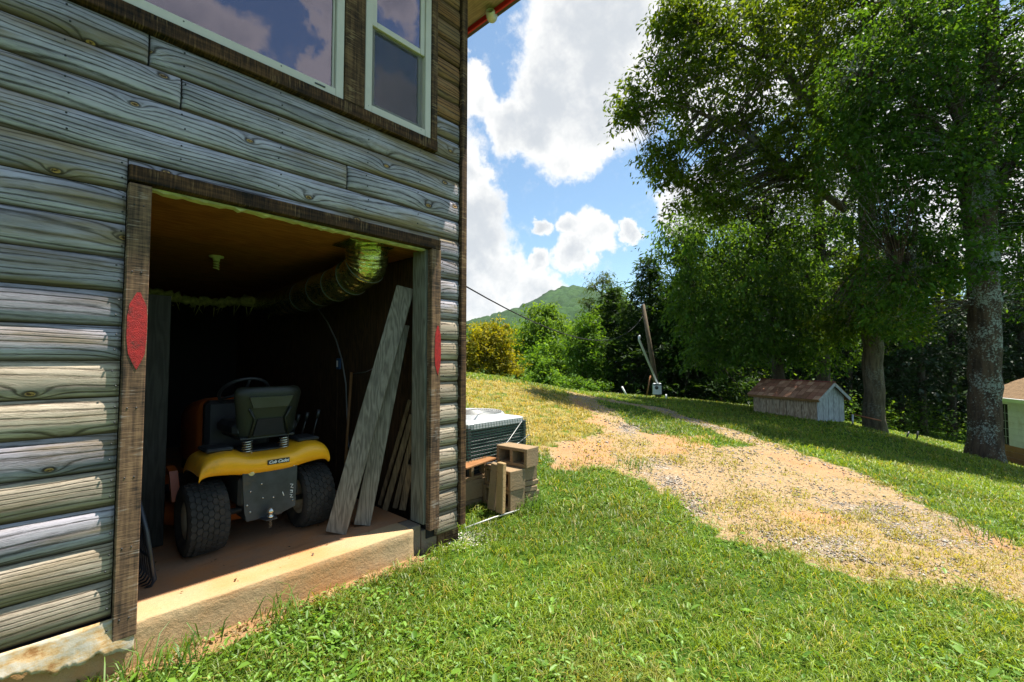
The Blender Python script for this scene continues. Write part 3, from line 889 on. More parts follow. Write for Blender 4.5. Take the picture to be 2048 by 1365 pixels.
# right strip beside the doorway
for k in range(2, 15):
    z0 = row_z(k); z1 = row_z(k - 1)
    log_plank(XJ1 + G, XR - G, z0, z1 - 0.002, MAT['log' if k < 5 else 'log_sunlit'], end0=False, end1=True)
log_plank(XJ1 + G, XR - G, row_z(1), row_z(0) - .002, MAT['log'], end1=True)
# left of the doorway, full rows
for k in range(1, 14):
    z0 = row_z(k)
    log_plank(XL, XJ0 - G, z0, row_z(k - 1) - 0.002, MAT['log' if k < 7 or k in (9, 11) else 'log_sunlit'], end1=True)
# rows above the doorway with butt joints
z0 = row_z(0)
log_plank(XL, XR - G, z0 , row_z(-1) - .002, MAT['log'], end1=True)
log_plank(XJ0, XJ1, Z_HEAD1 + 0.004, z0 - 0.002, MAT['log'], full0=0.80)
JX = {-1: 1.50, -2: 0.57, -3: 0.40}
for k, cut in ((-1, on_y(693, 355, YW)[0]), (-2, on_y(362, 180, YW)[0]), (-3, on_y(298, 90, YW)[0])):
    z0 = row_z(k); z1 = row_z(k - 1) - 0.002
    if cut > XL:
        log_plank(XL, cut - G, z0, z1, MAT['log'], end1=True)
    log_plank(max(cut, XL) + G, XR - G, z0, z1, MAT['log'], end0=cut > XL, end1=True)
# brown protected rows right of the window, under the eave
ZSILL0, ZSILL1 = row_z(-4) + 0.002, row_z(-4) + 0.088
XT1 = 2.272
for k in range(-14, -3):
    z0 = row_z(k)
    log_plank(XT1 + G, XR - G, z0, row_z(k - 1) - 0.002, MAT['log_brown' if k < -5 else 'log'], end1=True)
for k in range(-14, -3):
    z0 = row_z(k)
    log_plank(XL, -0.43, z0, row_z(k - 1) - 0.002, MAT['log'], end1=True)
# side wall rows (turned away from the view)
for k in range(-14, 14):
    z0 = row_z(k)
    log_plank(3.06, 9.0, z0, row_z(k - 1) - 0.002, MAT['log_sunlit'], wall='side')

YF = YW - 0.05
# corner boards
mb = MB(); mb.box(XR, 2.605, YF + 0.004, YF + 0.04, -0.075, 4.70, 0.003); mb.build('corner_board', MAT['trim_v'], house)
mb = MB(); mb.box(2.57, 2.630, YF + 0.045, YF + 0.13, -0.075, 4.70, 0.003); mb.build('corner_board', MAT['trim_v'], house)
# doorway trim
mb = MB(); mb.box(XJ0, 0.428, YF - 0.004, YF + 0.055, -0.045, Z_HEAD0 - 0.015, 0.004); mb.build('door_trim', MAT['trim_grey'], house)
mb = MB(); mb.box(2.222, XJ1 - 0.002, YF - 0.004, YF + 0.055, -0.035, Z_HEAD0 - 0.004, 0.004); mb.build('door_trim', MAT['trim_grey'], house)
mb = MB(); mb.box(XJ0, XJ1 - 0.002, YF, YF + 0.06, Z_HEAD0, Z_HEAD1, 0.004); mb.build('door_header', MAT['trim_h'], house)
mb = MB(); mb.box(2.205, 2.245, YW + 0.012, YW + 0.185, 0.002, Z_HEAD0, 0.003); mb.build('door_jamb', MAT['stud'], house)
mb = MB(); mb.box(0.36, 0.40, YW + 0.012, YW + 0.185, 0.002, Z_HEAD0, 0.003); mb.build('door_jamb', MAT['stud'], house)
# torn yellowish foam under the header
mb = MB()
xs = np.linspace(0.43, 2.2, 60)
top = [(X, YF + 0.062, Z_HEAD0 - 0.001) for X in xs]; bot = [(X, YF + 0.058 + random.uniform(-.012, .012), Z_HEAD0 - 0.011 - random.uniform(0, .009) - (.012 if random.random() < .08 else 0)) for X in xs]
mb.poly(top + bot[::-1], (0, 0.05, 0)); mb.build('foam_strip', MAT['foam'], house)


def red_mark(x0, x1, z0, z1, label):
    mb = MB(); xm = (x0 + x1) / 2 + 0.006; pts = []
    prof = [(0, .16), (.06, .45), (.16, .82), (.32, 1), (.6, 1), (.8, .78), (.93, .35), (1, .02)]
    h_ = z1 - z0; wd_ = (x1 - x0) / 2
    for t, w_ in prof: pts.append((xm + wd_ * w_ * .92 + random.uniform(-.003, .003), YF - 0.0065, z1 - h_ * t))
    for t, w_ in prof[::-1]: pts.append((xm - wd_ * w_ * .98 + random.uniform(-.003, .003), YF - 0.0065, z1 - h_ * t))
    mb.poly(pts, (0, 0.002, 0)); return mb.build('red_paint_mark', MAT['red'], house)


red_mark(0.340, 0.425, 1.31 - 0.045, 1.31 + 0.345, '')
red_mark(2.250, 2.312, 1.31 - 0.12, 1.31 + 0.285, '')

# window band: trim boards, two windows
mb = MB(); mb.box(-0.42, XT1, YF - 0.006, YF + 0.06, ZSILL0, ZSILL1, 0.004); mb.build('window_sill_board', MAT['trim_h'], house)
ZW0, ZW1 = ZSILL1 + 0.004, 4.62
for a_, b_ in ((-0.40, -0.30), (1.462, 1.612), (2.212, XT1 - .002)):
    mb = MB(); mb.box(a_, b_, YF - 0.002, YF + 0.055, ZW0, ZW1, 0.004); mb.build('window_trim', MAT['trim_v'], house)
mb = MB(); mb.box(-0.42, XT1, YF - 0.004, YF + 0.06, ZW1 + .003, 4.72, 0.004); mb.build('window_trim', MAT['trim_h'], house)


def frame_ring(mb, x0, x1, z0, z1, w, y0, y1, wb=None):
    wb = wb or w
    mb.box(x0, x0 + w, y0, y1, z0, z1, 0.003); mb.box(x1 - w, x1, y0, y1, z0, z1, 0.003)
    mb.box(x0 + w + .0005, x1 - w - .0005, y0 + .001, y1 - .001, z0, z0 + wb, 0.003); mb.box(x0 + w + .0005, x1 - w - .0005, y0 + .001, y1 - .001, z1 - w, z1, 0.003)


def window(x0, x1, hung):
    mb = MB(); frame_ring(mb, x0, x1, ZW0, ZW1, 0.055, YF + 0.006, YF + 0.075)
    fr_ = mb.build('window', MAT['window'], house)
    xa, xb = x0 + 0.057, x1 - 0.057; za, zb = ZW0 + 0.057, ZW1 - 0.057
    if hung:
        zm = 1.31 + 2.50
        mb = MB(); frame_ring(mb, xa, xb, za, zm + 0.02, 0.04, YF + 0.045, YF + 0.072); mb.build('lower_sash', MAT['window'], fr_)
        mb = MB(); frame_ring(mb, xa, xb, zm - 0.015, zb, 0.04, YF + 0.018, YF + 0.042, 0.045); mb.build('upper_sash', MAT['window'], fr_)
        for (z0_, z1_, yy) in ((za + .04, zm - .02, YF + 0.058), (zm + .03, zb - .04, YF + 0.030)):
            mb = MB(); mb.box(xa + .041, xb - .041, yy, yy + 0.004, z0_ + .001, z1_ - .001); mb.build('pane', MAT['glass'], fr_)
            mb = MB(); mb.box((xa + xb) / 2 - .006, (xa + xb) / 2 + .006, yy + .006, yy + 0.011, z0_, z1_); 
            if yy > YF + .05: mb.box(xa + .041, (xa + xb) / 2 - .007, yy + .006, yy + 0.011, (z0_ + z1_) / 2 - .006, (z0_ + z1_) / 2 + .006); mb.box((xa + xb) / 2 + .007, xb - .041, yy + .006, yy + 0.011, (z0_ + z1_) / 2 - .006, (z0_ + z1_) / 2 + .006)
            mb.build('muntin', MAT['dark_room'], fr_)
        mb = MB(); mb.box(xa + .01, xb - .01, YF + 0.0375, YF + 0.0385, za + .01, zm - 0.02); mb.build('insect_screen', MAT['screen'], fr_)
    else:
        mb = MB(); frame_ring(mb, xa, xb, za, zb, 0.012, YF + 0.03, YF + 0.07); mb.build('glazing_bead', MAT['window'], fr_)
        mb = MB(); mb.box(xa + .013, xb - .013, YF + .045, YF + .050, za + .013, zb - .013); mb.build('pane', MAT['glass'], fr_)
        mb = MB(); mb.box(x1 - .20, x1 - .13, YF + .003, YF + .0055, ZW0 + .022, ZW0 + .032); mb.build('weep_cover', MAT['black_plastic'], fr_)
    return fr_


window(-0.28, 1.456, False)
window(1.618, 2.206, True)

# walls behind the siding, with the openings left free
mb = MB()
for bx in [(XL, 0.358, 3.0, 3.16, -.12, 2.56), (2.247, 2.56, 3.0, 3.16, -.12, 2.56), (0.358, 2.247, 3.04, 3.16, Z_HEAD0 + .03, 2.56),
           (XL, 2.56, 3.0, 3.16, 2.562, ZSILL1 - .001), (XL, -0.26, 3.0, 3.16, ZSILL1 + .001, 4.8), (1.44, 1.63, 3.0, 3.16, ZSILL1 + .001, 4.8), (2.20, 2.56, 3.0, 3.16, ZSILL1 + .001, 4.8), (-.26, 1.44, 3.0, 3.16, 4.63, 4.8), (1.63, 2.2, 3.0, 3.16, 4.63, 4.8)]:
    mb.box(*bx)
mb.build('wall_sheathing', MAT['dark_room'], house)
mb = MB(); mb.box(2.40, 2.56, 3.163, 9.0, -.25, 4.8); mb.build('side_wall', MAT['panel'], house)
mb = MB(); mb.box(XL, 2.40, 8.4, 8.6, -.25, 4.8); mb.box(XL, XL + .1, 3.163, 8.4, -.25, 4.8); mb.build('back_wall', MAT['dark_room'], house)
# brown panels on the inner right wall
for i in range(8):
    a_ = 3.17 + i * 0.41
    mb = MB(); mb.box(2.375 - random.uniform(0, .006), 2.399, a_, a_ + .404, .01, 2.24, .002); mb.build('wall_panel', MAT['panel'], house)
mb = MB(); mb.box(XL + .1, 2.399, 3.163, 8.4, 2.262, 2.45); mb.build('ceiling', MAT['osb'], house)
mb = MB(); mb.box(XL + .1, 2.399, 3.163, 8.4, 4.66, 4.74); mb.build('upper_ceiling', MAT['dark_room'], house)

# slab, step and foundation
mb = MB()
mb.grid(lambda u, v: (-6.0 + 8.2 * u, 3.19 + 5.2 * v, 0.0), 8, 6); mb.build('slab_floor', MAT['slab'], house)
mb = MB()
nx, ny = 90, 4
vs = mb.grid(lambda u, v: (-2.0 + 4.097 * u, 2.970 + 0.22 * v + (0.006 * (vnoise(np.array([u * 70]), np.array([1.0]), 1.0)[0] - .5) if v == 0 else 0), 0.0), nx, ny, False)
fr0 = [vs[i][0] for i in range(nx + 1)]
rows_ = [fr0]
for q in (0.010, 0.06, 0.12, 0.18, 0.32):
    rows_.append([mb.bm.verts.new((v.co.x, v.co.y - 0.006 + random.uniform(-.0006, .0006) - (0.006 if q > .17 else 0), v.co.z - q + random.uniform(-.002, .002))) for v in fr0])
for r0, r1 in zip(rows_, rows_[1:]):
    for i in range(nx): mb.bm.faces.new((r0[i], r1[i], r1[i + 1], r0[i + 1])).smooth = True
e = [r[-1] for r in rows_]; bk = [vs[nx][j] for j in range(ny + 1)]
bb = mb.bm.verts.new((e[-1].co.x, 3.19, -.32)); mb.bm.faces.new(e[::-1] + bk[1:] + [bb])
mb.build('step', MAT['sill_conc'], house)
mb = MB(); mb.box(2.10, 2.205, 3.02, 3.188, -.32, -.002, .004); mb.box(2.206, 2.36, 3.012, 3.18, -.32, -.05, .004); mb.build('foundation', MAT['found'], house)
for i in range(3):
    mb = MB(); mb.box(2.365 + i * .075, 2.436 + i * .075, 3.0, 3.1, -.30, -.118, .004); mb.build('skirt_board', MAT['trim_v'], house)
mb = MB(); mb.box(2.43, 2.60, 3.17, 9.0, -.4, -.1, .004); mb.build('foundation', MAT['found'], house)
# torn metal flashing hanging under the last log on the left
zb0 = row_z(13)
px0 = -1.6; px1 = 0.42
edge = lambda u: 0.075 + 0.075 * fbm(np.array([u * 9.0]), np.array([2.0]), 1.0, 4)[0] + 0.05 * max(0, math.sin(u * 23)) * (1 if u > .55 else .5) + (0.06 * max(0, (u - .93) / .07)) + .03 * (vnoise(np.array([u * 60]), np.array([5.0]), 1.0)[0] - .5) + .02 * (vnoise(np.array([u * 150]), np.array([8.0]), 1.0)[0] - .5)
mb = MB()
mb.grid(lambda u, v: (px0 + (px1 - px0) * u, YW - 0.030 - 0.02 * v - 0.010 * abs(math.sin(u * 27 + v * 1.6)) * v - .014 * (fbm(np.array([u * 26]), np.array([v * 2.5]), 1.0, 2)[0] - .5) * 0.7, zb0 - 0.003 - edge(u) * v), 220, 8)
o = mb.build('flashing', MAT['peel'], house)
sm = o.modifiers.new('thickness', 'SOLIDIFY'); sm.thickness = 0.003

# roof with its overhang, red fascia and downspout elbow
EZ = 4.77
mb = MB(); mb.box(XL - .3, 3.03, YW - 0.50, 9.2, EZ + .02, EZ + .06); mb.build('roof', MAT['roof'], house)
for i in range(7):
    mb = MB(); mb.box(2.632, 3.028, 2.48 + i * .95, 2.48 + i * .95 + .945, EZ, EZ + .018, .002); mb.build('soffit_board', MAT['soffit'], house)
mb = MB(); mb.box(XL - .3, 2.628, YW - 0.50, YW - .055, EZ, EZ + .018); mb.build('soffit_board', MAT['soffit'], house)
mb = MB(); mb.box(3.031, 3.055, YW - .50, 9.2, EZ - .045, EZ + .16, .003); mb.build('fascia_board', MAT['fascia'], house)
g_ = MB(); prof = [(0, .02), (0, -.055), (.02, -.07), (.09, -.07), (.12, -.03), (.12, .02)]
g_.poly([(3.058 + a_, YW - .28, EZ + .09 + b_) for a_, b_ in prof], (0, 6.4, 0)); g_.build('gutter', MAT['roof'], house)
# ribbed elbow bending back under the eave
el = []
_d = px_dir(986, 14); c0 = Vector(CAM + _d * (3.118 / _d[0]))
for i in range(25):
    t = i / 24 * math.pi * .62
    el.append(c0 + Vector((-.10 * (1 - math.cos(t)), -.07 * (1 - math.cos(t)), -.15 * math.sin(t) - .03)))
rad = [.040 + (.010 if i % 3 == 1 else 0) for i in range(25)]
mb = MB(); mb.tube(el, rad, 12, False); o = mb.build('downspout_elbow', MAT['gutter'], house); sm = o.modifiers.new('t', 'SOLIDIFY'); sm.thickness = .004
# pale blue shape just inside the right hand window
mb = MB(); mb.poly([(1.64, 3.06, 2.98), (2.19, 3.05, 2.98), (2.19, 3.05, 3.62), (2.08, 3.05, 3.58)], (0, .01, 0)); mb.build('pane_backing', MAT['pane_backing'], house)
# nail heads on the door trim
nm_ = MB()
for k in range(-4, 15):
    z = row_z(k) + ROW * .5
    for X in (0.31, 2.345, 2.52) if k > 0 else (0.1, .55, 1.05, 1.65, 2.1, 2.5):
        for dz in (-.035, .04):
            mt = Matrix.Translation((X + random.uniform(-.012, .012), YW - .045 - .0015 + abs(dz) * .12, z + dz)) @ Matrix.Rotation(math.pi / 2, 4, 'X')
            nm_.lathe([(0.0, .003), (.0045, .002), (.0045, -.004)], 6, mt)
for X, z0_, z1_ in ((0.36, .05, 2.1), (2.27, .05, 2.1)):
    for i in range(7):
        for dx in (0, .045):
            mt = Matrix.Translation((X + dx * .8, YF - .0045, z0_ + (z1_ - z0_) * i / 6)) @ Matrix.Rotation(math.pi / 2, 4, 'X')
            nm_.lathe([(0.0, .002), (.004, .001), (.004, -.003)], 6, mt)
tag(nm_.build('nail', MAT['black_plastic'], house), kind='stuff')

# ================================================================ things in the doorway
RX90 = Matrix.Rotation(math.pi / 2, 4, 'X'); RY90 = Matrix.Rotation(math.pi / 2, 4, 'Y')
mow = thing('riding_mower', 'yellow riding lawn mower parked rear-out inside the dark basement doorway', 'riding mower', (1.235, 3.69, 0.001), 0.0)


def wheel(cx, cy, R, Wd, big=True):
    w = bpy.data.objects.new('wheel', None); COL.objects.link(w); w.parent = mow; w.location = (cx, cy, R)
    mt = RY90
    mb = MB(); h_ = Wd / 2; r0 = R * .52
    mb.lathe([(r0, -h_ * .72), (R * .70, -h_ * .98), (R * .88, -h_ * .96), (R * .955, -h_ * .80), (R * .97, -h_ * .4), (R * .975, 0), (R * .97, h_ * .4), (R * .955, h_ * .80), (R * .88, h_ * .96), (R * .70, h_ * .98), (r0, h_ * .72)], 40, mt)
    mb.build('tyre', MAT['rubber'], w)
    if big:                                  # turf tread: staggered rows of hexagonal lugs
        mb = MB(); nl = 30
        for row in range(-3, 4):
            xx = row * h_ * .255; drop = .0 if abs(row) < 3 else R * .035
            for i in range(nl):
                a_ = (i + .5 * (row % 2)) * 2 * math.pi / nl
                m_ = Matrix.Rotation(a_, 4, 'X') @ Matrix.Translation((xx, 0, R * .968 - drop))
                pts = [(-.013, -.021, 0), (.013, -.021, 0), (.020, 0, 0), (.013, .021, 0), (-.013, .021, 0), (-.020, 0, 0)]
                vs0 = [mb.bm.verts.new(m_ @ Vector(p)) for p in pts]
                vs1 = [mb.bm.verts.new(m_ @ Vector((p[0] * .85, p[1] * .85, R * .034))) for p in pts]
                mb.bm.faces.new(vs1)
                for q in range(6): mb.bm.faces.new((vs0[q], vs0[(q + 1) % 6], vs1[(q + 1) % 6], vs1[q]))
        tag(mb.build('tread', MAT['rubber'], w), kind='stuff')
    mb = MB()
    mb.lathe([(.03, -h_ * .35), (r0 * .55, -h_ * .30), (r0 * .8, -h_ * .52), (r0 * 1.02, -h_ * .76), (r0 * 1.05, -h_ * .70), (r0 * 1.0, 0), (r0 * 1.05, h_ * .70), (r0 * 1.02, h_ * .76), (r0 * .8, h_ * .52), (r0 * .55, h_ * .30), (.03, h_ * .35)], 32, mt)
    for s in (-1, 1): mb.lathe([(0, s * h_ * .5), (.028, s * h_ * .48), (.03, s * h_ * .25)], 12, mt)
    mb.build('rim', MAT['rim'], w)
    return w


wheel(-.365, 0, .238, .245); wheel(.365, 0, .238, .245)
wheel(-.36, 1.24, .175, .15, False); wheel(.36, 1.24, .175, .15, False)

# sculpted rear fender
cross = [(-.435, .585), (-.425, .635), (-.385, .672), (-.30, .690), (-.22, .680), (-.16, .648), (-.08, .640), (0, .640), (.08, .640), (.16, .648), (.22, .680), (.30, .690), (.385, .672), (.425, .635), (.435, .585)]
stations = [(-.190, -.132, .975), (-.222, -.108, .99), (-.240, -.07, 1.0), (-.236, -.025, 1.0), (-.205, -.004, 1.0), (-.10, .006, 1.0), (.02, .008, 1.0), (.14, .0, 1.0), (.25, -.03, .98), (.33, -.08, .96)]
mb = MB()


def fend(i, j):
    yy, dz, sx_ = stations[i]; xx, zz = cross[j]
    lowrow = i <= 3
    z = zz + dz
    if lowrow: z = (.640 + (zz - .640) * (.35 + .16 * i)) + dz + (.03 * (abs(xx) / .43) ** 3 if i == 0 else 0)
    if j in (0, len(cross) - 1) and i > 3: z -= .04
    return (xx * sx_, yy + (.030 * (abs(xx) / .43) ** 4 if i < 5 else 0), z)


gv_ = [[mb.bm.verts.new(fend(i, j)) for j in range(len(cross))] for i in range(len(stations))]
for i in range(len(stations) - 1):
    for j in range(len(cross) - 1):
        f = mb.bm.faces.new((gv_[i][j], gv_[i + 1][j], gv_[i + 1][j + 1], gv_[i][j + 1])); f.smooth = True
o = mb.build('fender', MAT['yellow'], mow)
s_ = o.modifiers.new('t', 'SOLIDIFY'); s_.thickness = .006; s_.offset = -1
s_ = o.modifiers.new('s', 'SUBSURF'); s_.levels = 2; s_.render_levels = 2
for s in (-1, 1):
    mb = MB(); mb.box(s * .30 - .085, s * .30 + .085, -.13, .10, .684, .712, .012); mb.build('fender_pad', MAT['black_plastic'], mow)
# badge with lettering on the fender
mb = MB(); mb.box(-.038, .112, -.2465, -.2425, .572, .606, .002); badge = mb.build('badge', MAT['black_plastic'], mow)


def text(s, size, name, mat, parent, loc, rot, shear=0.0, extrude=.0006, bold=0.0):
    c = bpy.data.curves.new(name, 'FONT'); c.body = s; c.size = size; c.align_x = 'CENTER'; c.align_y = 'CENTER'; c.extrude = extrude; c.shear = shear; c.offset = bold
    tmp = bpy.data.objects.new(name, c); COL.objects.link(tmp); bpy.context.view_layer.update()
    me = bpy.data.meshes.new_from_object(tmp.evaluated_get(bpy.context.evaluated_depsgraph_get())); bpy.data.objects.remove(tmp)
    me.materials.clear(); me.materials.append(mat)
    o = bpy.data.objects.new(name, me); COL.objects.link(o); o.parent = parent; o.location = loc; o.rotation_euler = rot
    return o


text('Cub Cadet', .0305, 'badge_lettering', MAT['white_paint'], badge, (.037, -.2472, .589), (math.pi / 2, 0, 0), .35, .0006, .0006)
# rear hitch plate with bolts and hand painted strokes
mb = MB()
mb.poly([(-.185, -.205, .57), (.185, -.205, .57), (.175, -.205, .235), (.08, -.205, .205), (-.15, -.205, .205), (-.165, -.205, .26)], (0, .008, 0))
mb.poly([(-.15, -.2055, .2045), (.08, -.2055, .2045), (.06, -.125, .203), (-.13, -.125, .203)], (0, 0, -.006))
mb.poly([(-.05, -.285, .203), (.02, -.285, .203), (.04, -.2058, .2035), (-.07, -.2058, .2035)], (0, 0, -.007))
plate = mb.build('hitch_plate', MAT['steel'], mow)
mb = MB(); mb.lathe([(0, .010), (.010, .010), (.012, 0), (.022, .002), (.022, -.004)], 16, Matrix.Translation((-.125, -.207, .53)) @ RX90); mb.build('plate_washer', MAT['foam'], plate)
for X, Z in ((-.13, .40), (-.06, .44), (.16, .53), (-.15, .31), (.02, .33), (-.05, .34), (.155, .28), (-.13, .26)):
    mb = MB(); mb.lathe([(0, .007), (.006, .006), (.007, 0), (.0, -.001)], 8, Matrix.Translation((X, -.2055, Z)) @ RX90); mb.build('bolt', MAT['chrome'], plate)
mb = MB()
for st in ([(.082, .355), (.092, .325)], [(.135, .40), (.155, .395), (.14, .375), (.157, .368)], [(.135, .355), (.155, .35)], [(.137, .34), (.153, .335), (.147, .355)], [(.135, .325), (.15, .32), (.137, .305), (.156, .30)]):
    mb.tube([(a_, -.2065, b_) for a_, b_ in st], .0028, 5)
mb.build('paint_stroke', MAT['white_paint'], plate)
mb = MB(); mb.tube([(-.34, -.01, .235), (.34, -.01, .235)], .022, 10); mb.box(-.13, .13, -.11, .10, .17, .34, .01); mb.build('axle', MAT['steel'], mow)
mb = MB()
tm = Matrix.Translation((-.015, -.258, .19))
mb.lathe([(0, .088), (.014, .083), (.023, .069), (.024, .058), (.016, .042), (.011, .036), (.022, .030), (.022, .016), (.012, .014), (.010, -.05), (0, -.05)], 16, tm); mb.build('hitch_ball', MAT['chrome'], mow)
# seat
seat = bpy.data.objects.new('seat', None); COL.objects.link(seat); seat.parent = mow; seat.location = (.03, 0, 0)


def shell(y0, y1, zlist, mbx):
    pass


prof = [(.180, .735, -.035), (.195, .80, -.045), (.205, .90, -.058), (.222, 1.00, -.075), (.232, 1.065, -.088), (.222, 1.098, -.084), (.19, 1.105, -.07)]
mb = MB()
L_ = [[mb.bm.verts.new((hw * s, yy + (0.05 * abs(s) ** 4), z)) for s in np.linspace(-1, 1, 11)] for hw, z, yy in prof]
for i in range(len(L_) - 1):
    for j in range(10):
        f = mb.bm.faces.new((L_[i][j], L_[i][j + 1], L_[i + 1][j + 1], L_[i + 1][j])); f.smooth = True
o = mb.build('seat_shell', MAT['seat'], seat); s_ = o.modifiers.new('t', 'SOLIDIFY'); s_.thickness = .02; s_.offset = 1
o.modifiers.new('s', 'SUBSURF').render_levels = 2
mb = MB(); mb.poly([(-.150, -.118, 1.045), (.150, -.118, 1.045), (.120, -.100, .965), (-.120, -.100, .965)], (0, .03, 0)); mb.build('seat_panel', MAT['seat_panel'], seat)
mb = MB(); mb.poly([(-.085, -.0880, .88), (.085, -.0880, .88), (.11, -.0720, .76), (-.11, -.0720, .76)], (0, .02, 0)); mb.build('seat_recess', MAT['dark_room'], seat)
for s in (-1, 1):
    mb = MB(); mb.tube([(s * .145, -.094, .96), (s * .105, -.086, .88), (s * .135, -.070, .75)], .009, 6); mb.build('seat_rib', MAT['seat'], seat)
mb = MB(); mb.box(-.225, .225, -.02, .40, .755, .86, .03); mb.build('seat_cushion', MAT['black_plastic'], seat)
mb = MB(); mb.box(-.19, .19, -.055, .38, .735, .752, .004); mb.build('seat_pan', MAT['black_plastic'], seat)
for X in (-.125, .125):
    mb = MB(); pts = [(X + .03 * math.cos(t), -.12 + .02 + .03 * math.sin(t), .652 + .085 * t / (5 * 2 * math.pi)) for t in np.linspace(0, 5 * 2 * math.pi, 80)]
    mb.tube(pts, .0042, 6); mb.build('seat_spring', MAT['chrome'], mow)
mb = MB(); mb.box(-.16, .16, -.08, .2, .648, .66, .003); mb.build('spring_bracket', MAT['black_plastic'], mow)
# body ahead of the seat
mb = MB(); mb.box(-.20, .20, -.19, 1.45, .30, .50, .02); mb.build('frame', MAT['black_plastic'], mow)
mb = MB()
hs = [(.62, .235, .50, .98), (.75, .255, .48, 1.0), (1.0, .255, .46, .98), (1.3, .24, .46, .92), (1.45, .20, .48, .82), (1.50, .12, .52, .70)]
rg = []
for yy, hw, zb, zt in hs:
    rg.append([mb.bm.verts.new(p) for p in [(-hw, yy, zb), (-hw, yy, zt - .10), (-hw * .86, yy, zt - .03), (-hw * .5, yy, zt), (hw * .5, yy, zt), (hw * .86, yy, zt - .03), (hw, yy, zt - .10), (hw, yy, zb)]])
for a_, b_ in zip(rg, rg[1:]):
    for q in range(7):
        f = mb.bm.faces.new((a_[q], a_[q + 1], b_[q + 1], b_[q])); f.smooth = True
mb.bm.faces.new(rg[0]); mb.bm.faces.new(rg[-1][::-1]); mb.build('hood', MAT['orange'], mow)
mb = MB(); mb.box(-.24, .24, .50, .619, .55, .99, .03); mb.build('dashboard', MAT['black_plastic'], mow)
mb = MB(); mb.tube([(0, .54, .9), (0, .42, 1.04)], .02, 8)
st = Matrix.Translation((0, .41, 1.055)) @ Matrix.Rotation(-.7, 4, 'X')
mb.tube([st @ Vector((.175 * math.cos(t), .175 * math.sin(t), 0)) for t in np.linspace(0, 2 * math.pi, 33)], .013, 8, False)
for t in (.5, math.pi - .5, -math.pi / 2): mb.tube([st @ Vector((0, 0, -.01)), st @ Vector((.17 * math.cos(t), .17 * math.sin(t), 0))], .011, 6)
mb.build('steering_wheel', MAT['black_plastic'], mow)
for s in (-1, 1):
    mb = MB(); mb.box(s * .33 - .12, s * .33 + .12, .36, .85, .36, .39, .01); mb.build('footrest', MAT['black_plastic'], mow)
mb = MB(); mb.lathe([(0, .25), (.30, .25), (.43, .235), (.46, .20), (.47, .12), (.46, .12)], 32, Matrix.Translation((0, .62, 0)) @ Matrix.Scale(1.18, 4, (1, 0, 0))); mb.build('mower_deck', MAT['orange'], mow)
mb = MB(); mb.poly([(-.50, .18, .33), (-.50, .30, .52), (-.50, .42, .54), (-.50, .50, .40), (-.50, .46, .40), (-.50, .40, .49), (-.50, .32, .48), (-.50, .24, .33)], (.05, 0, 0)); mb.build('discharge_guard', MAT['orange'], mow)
for X, Y, Z in ((.40, .22, .80), (.47, .16, .82), (.36, .30, .78)):
    mb = MB(); mb.tube([(X, Y + .06, .62), (X + .01, Y + .03, .72), (X + .02, Y, Z)], .007, 6); mb.tube([(X + .02, Y, Z), (X + .03, Y - .01, Z + .07)], [.013, .016], 8); mb.build('lever', MAT['black_plastic'], mow)

# boards leaning in the right side of the doorway
a_ = P(672, 1066, 3.40); b_ = np.array([2.185, 3.235, 1.93])
bd = MB(); bd.beam(tuple(a_), tuple(b_), .15, .040, (.72, -.60, -.1)); o = bd.build('leaning_board', MAT['grey_board'])
tag(o, 'widest long grey board leaning in front against the right doorway jamb', 'board', 'boards leaning in the doorway')
a_ = P(724, 1050, 3.57); b_ = np.array([2.196, 3.30, 1.62])
bd = MB(); bd.beam(tuple(a_), tuple(b_), .125, .040, (.80, -.45, -.1)); o = bd.build('leaning_board', MAT['grey_board'])
tag(o, 'narrower knotty grey board leaning just behind the widest board', 'board', 'boards leaning in the doorway')
sticks = [((770, 1000, 3.95), (826, 830, 4.0), .05, 'pale brown strip of wood leaning beyond the two grey boards'),
          ((760, 940, 4.1), (826, 800, 4.05), .035, 'thin tan lath slanting behind the leaning boards'),
          ((790, 1000, 4.0), (835, 860, 4.0), .045, 'short brown offcut leaning lowest by the right jamb'),
          ((805, 1010, 3.95), (822, 930, 3.9), .06, 'stubby scrap of wood standing on the clay floor by the jamb')]
for (p0, p1, w_, lb) in sticks:
    a_ = P(*p0); b_ = P(*p1); a_[0] = min(a_[0], 2.33); b_[0] = min(b_[0], 2.36)
    a_[2] = max(0.003, 0.003)
    bd = MB(); bd.beam(tuple(a_), tuple(b_), w_, .02, (.6, -.7, 0)); tag(bd.build('scrap_stick', MAT['scrap']), lb, 'wood scrap', 'scrap wood behind the boards')
# brown handle standing against the dark inner wall
a_ = P(688, 905, 4.5); b_ = P(703, 745, 4.55); a_[2] = .0; 
mb = MB(); mb.tube([tuple(a_), tuple(b_)], .014, 8); tag(mb.build('tool_handle', MAT['brown_stick']), 'thin reddish brown tool handle standing upright inside near the hanging cable', 'tool handle')

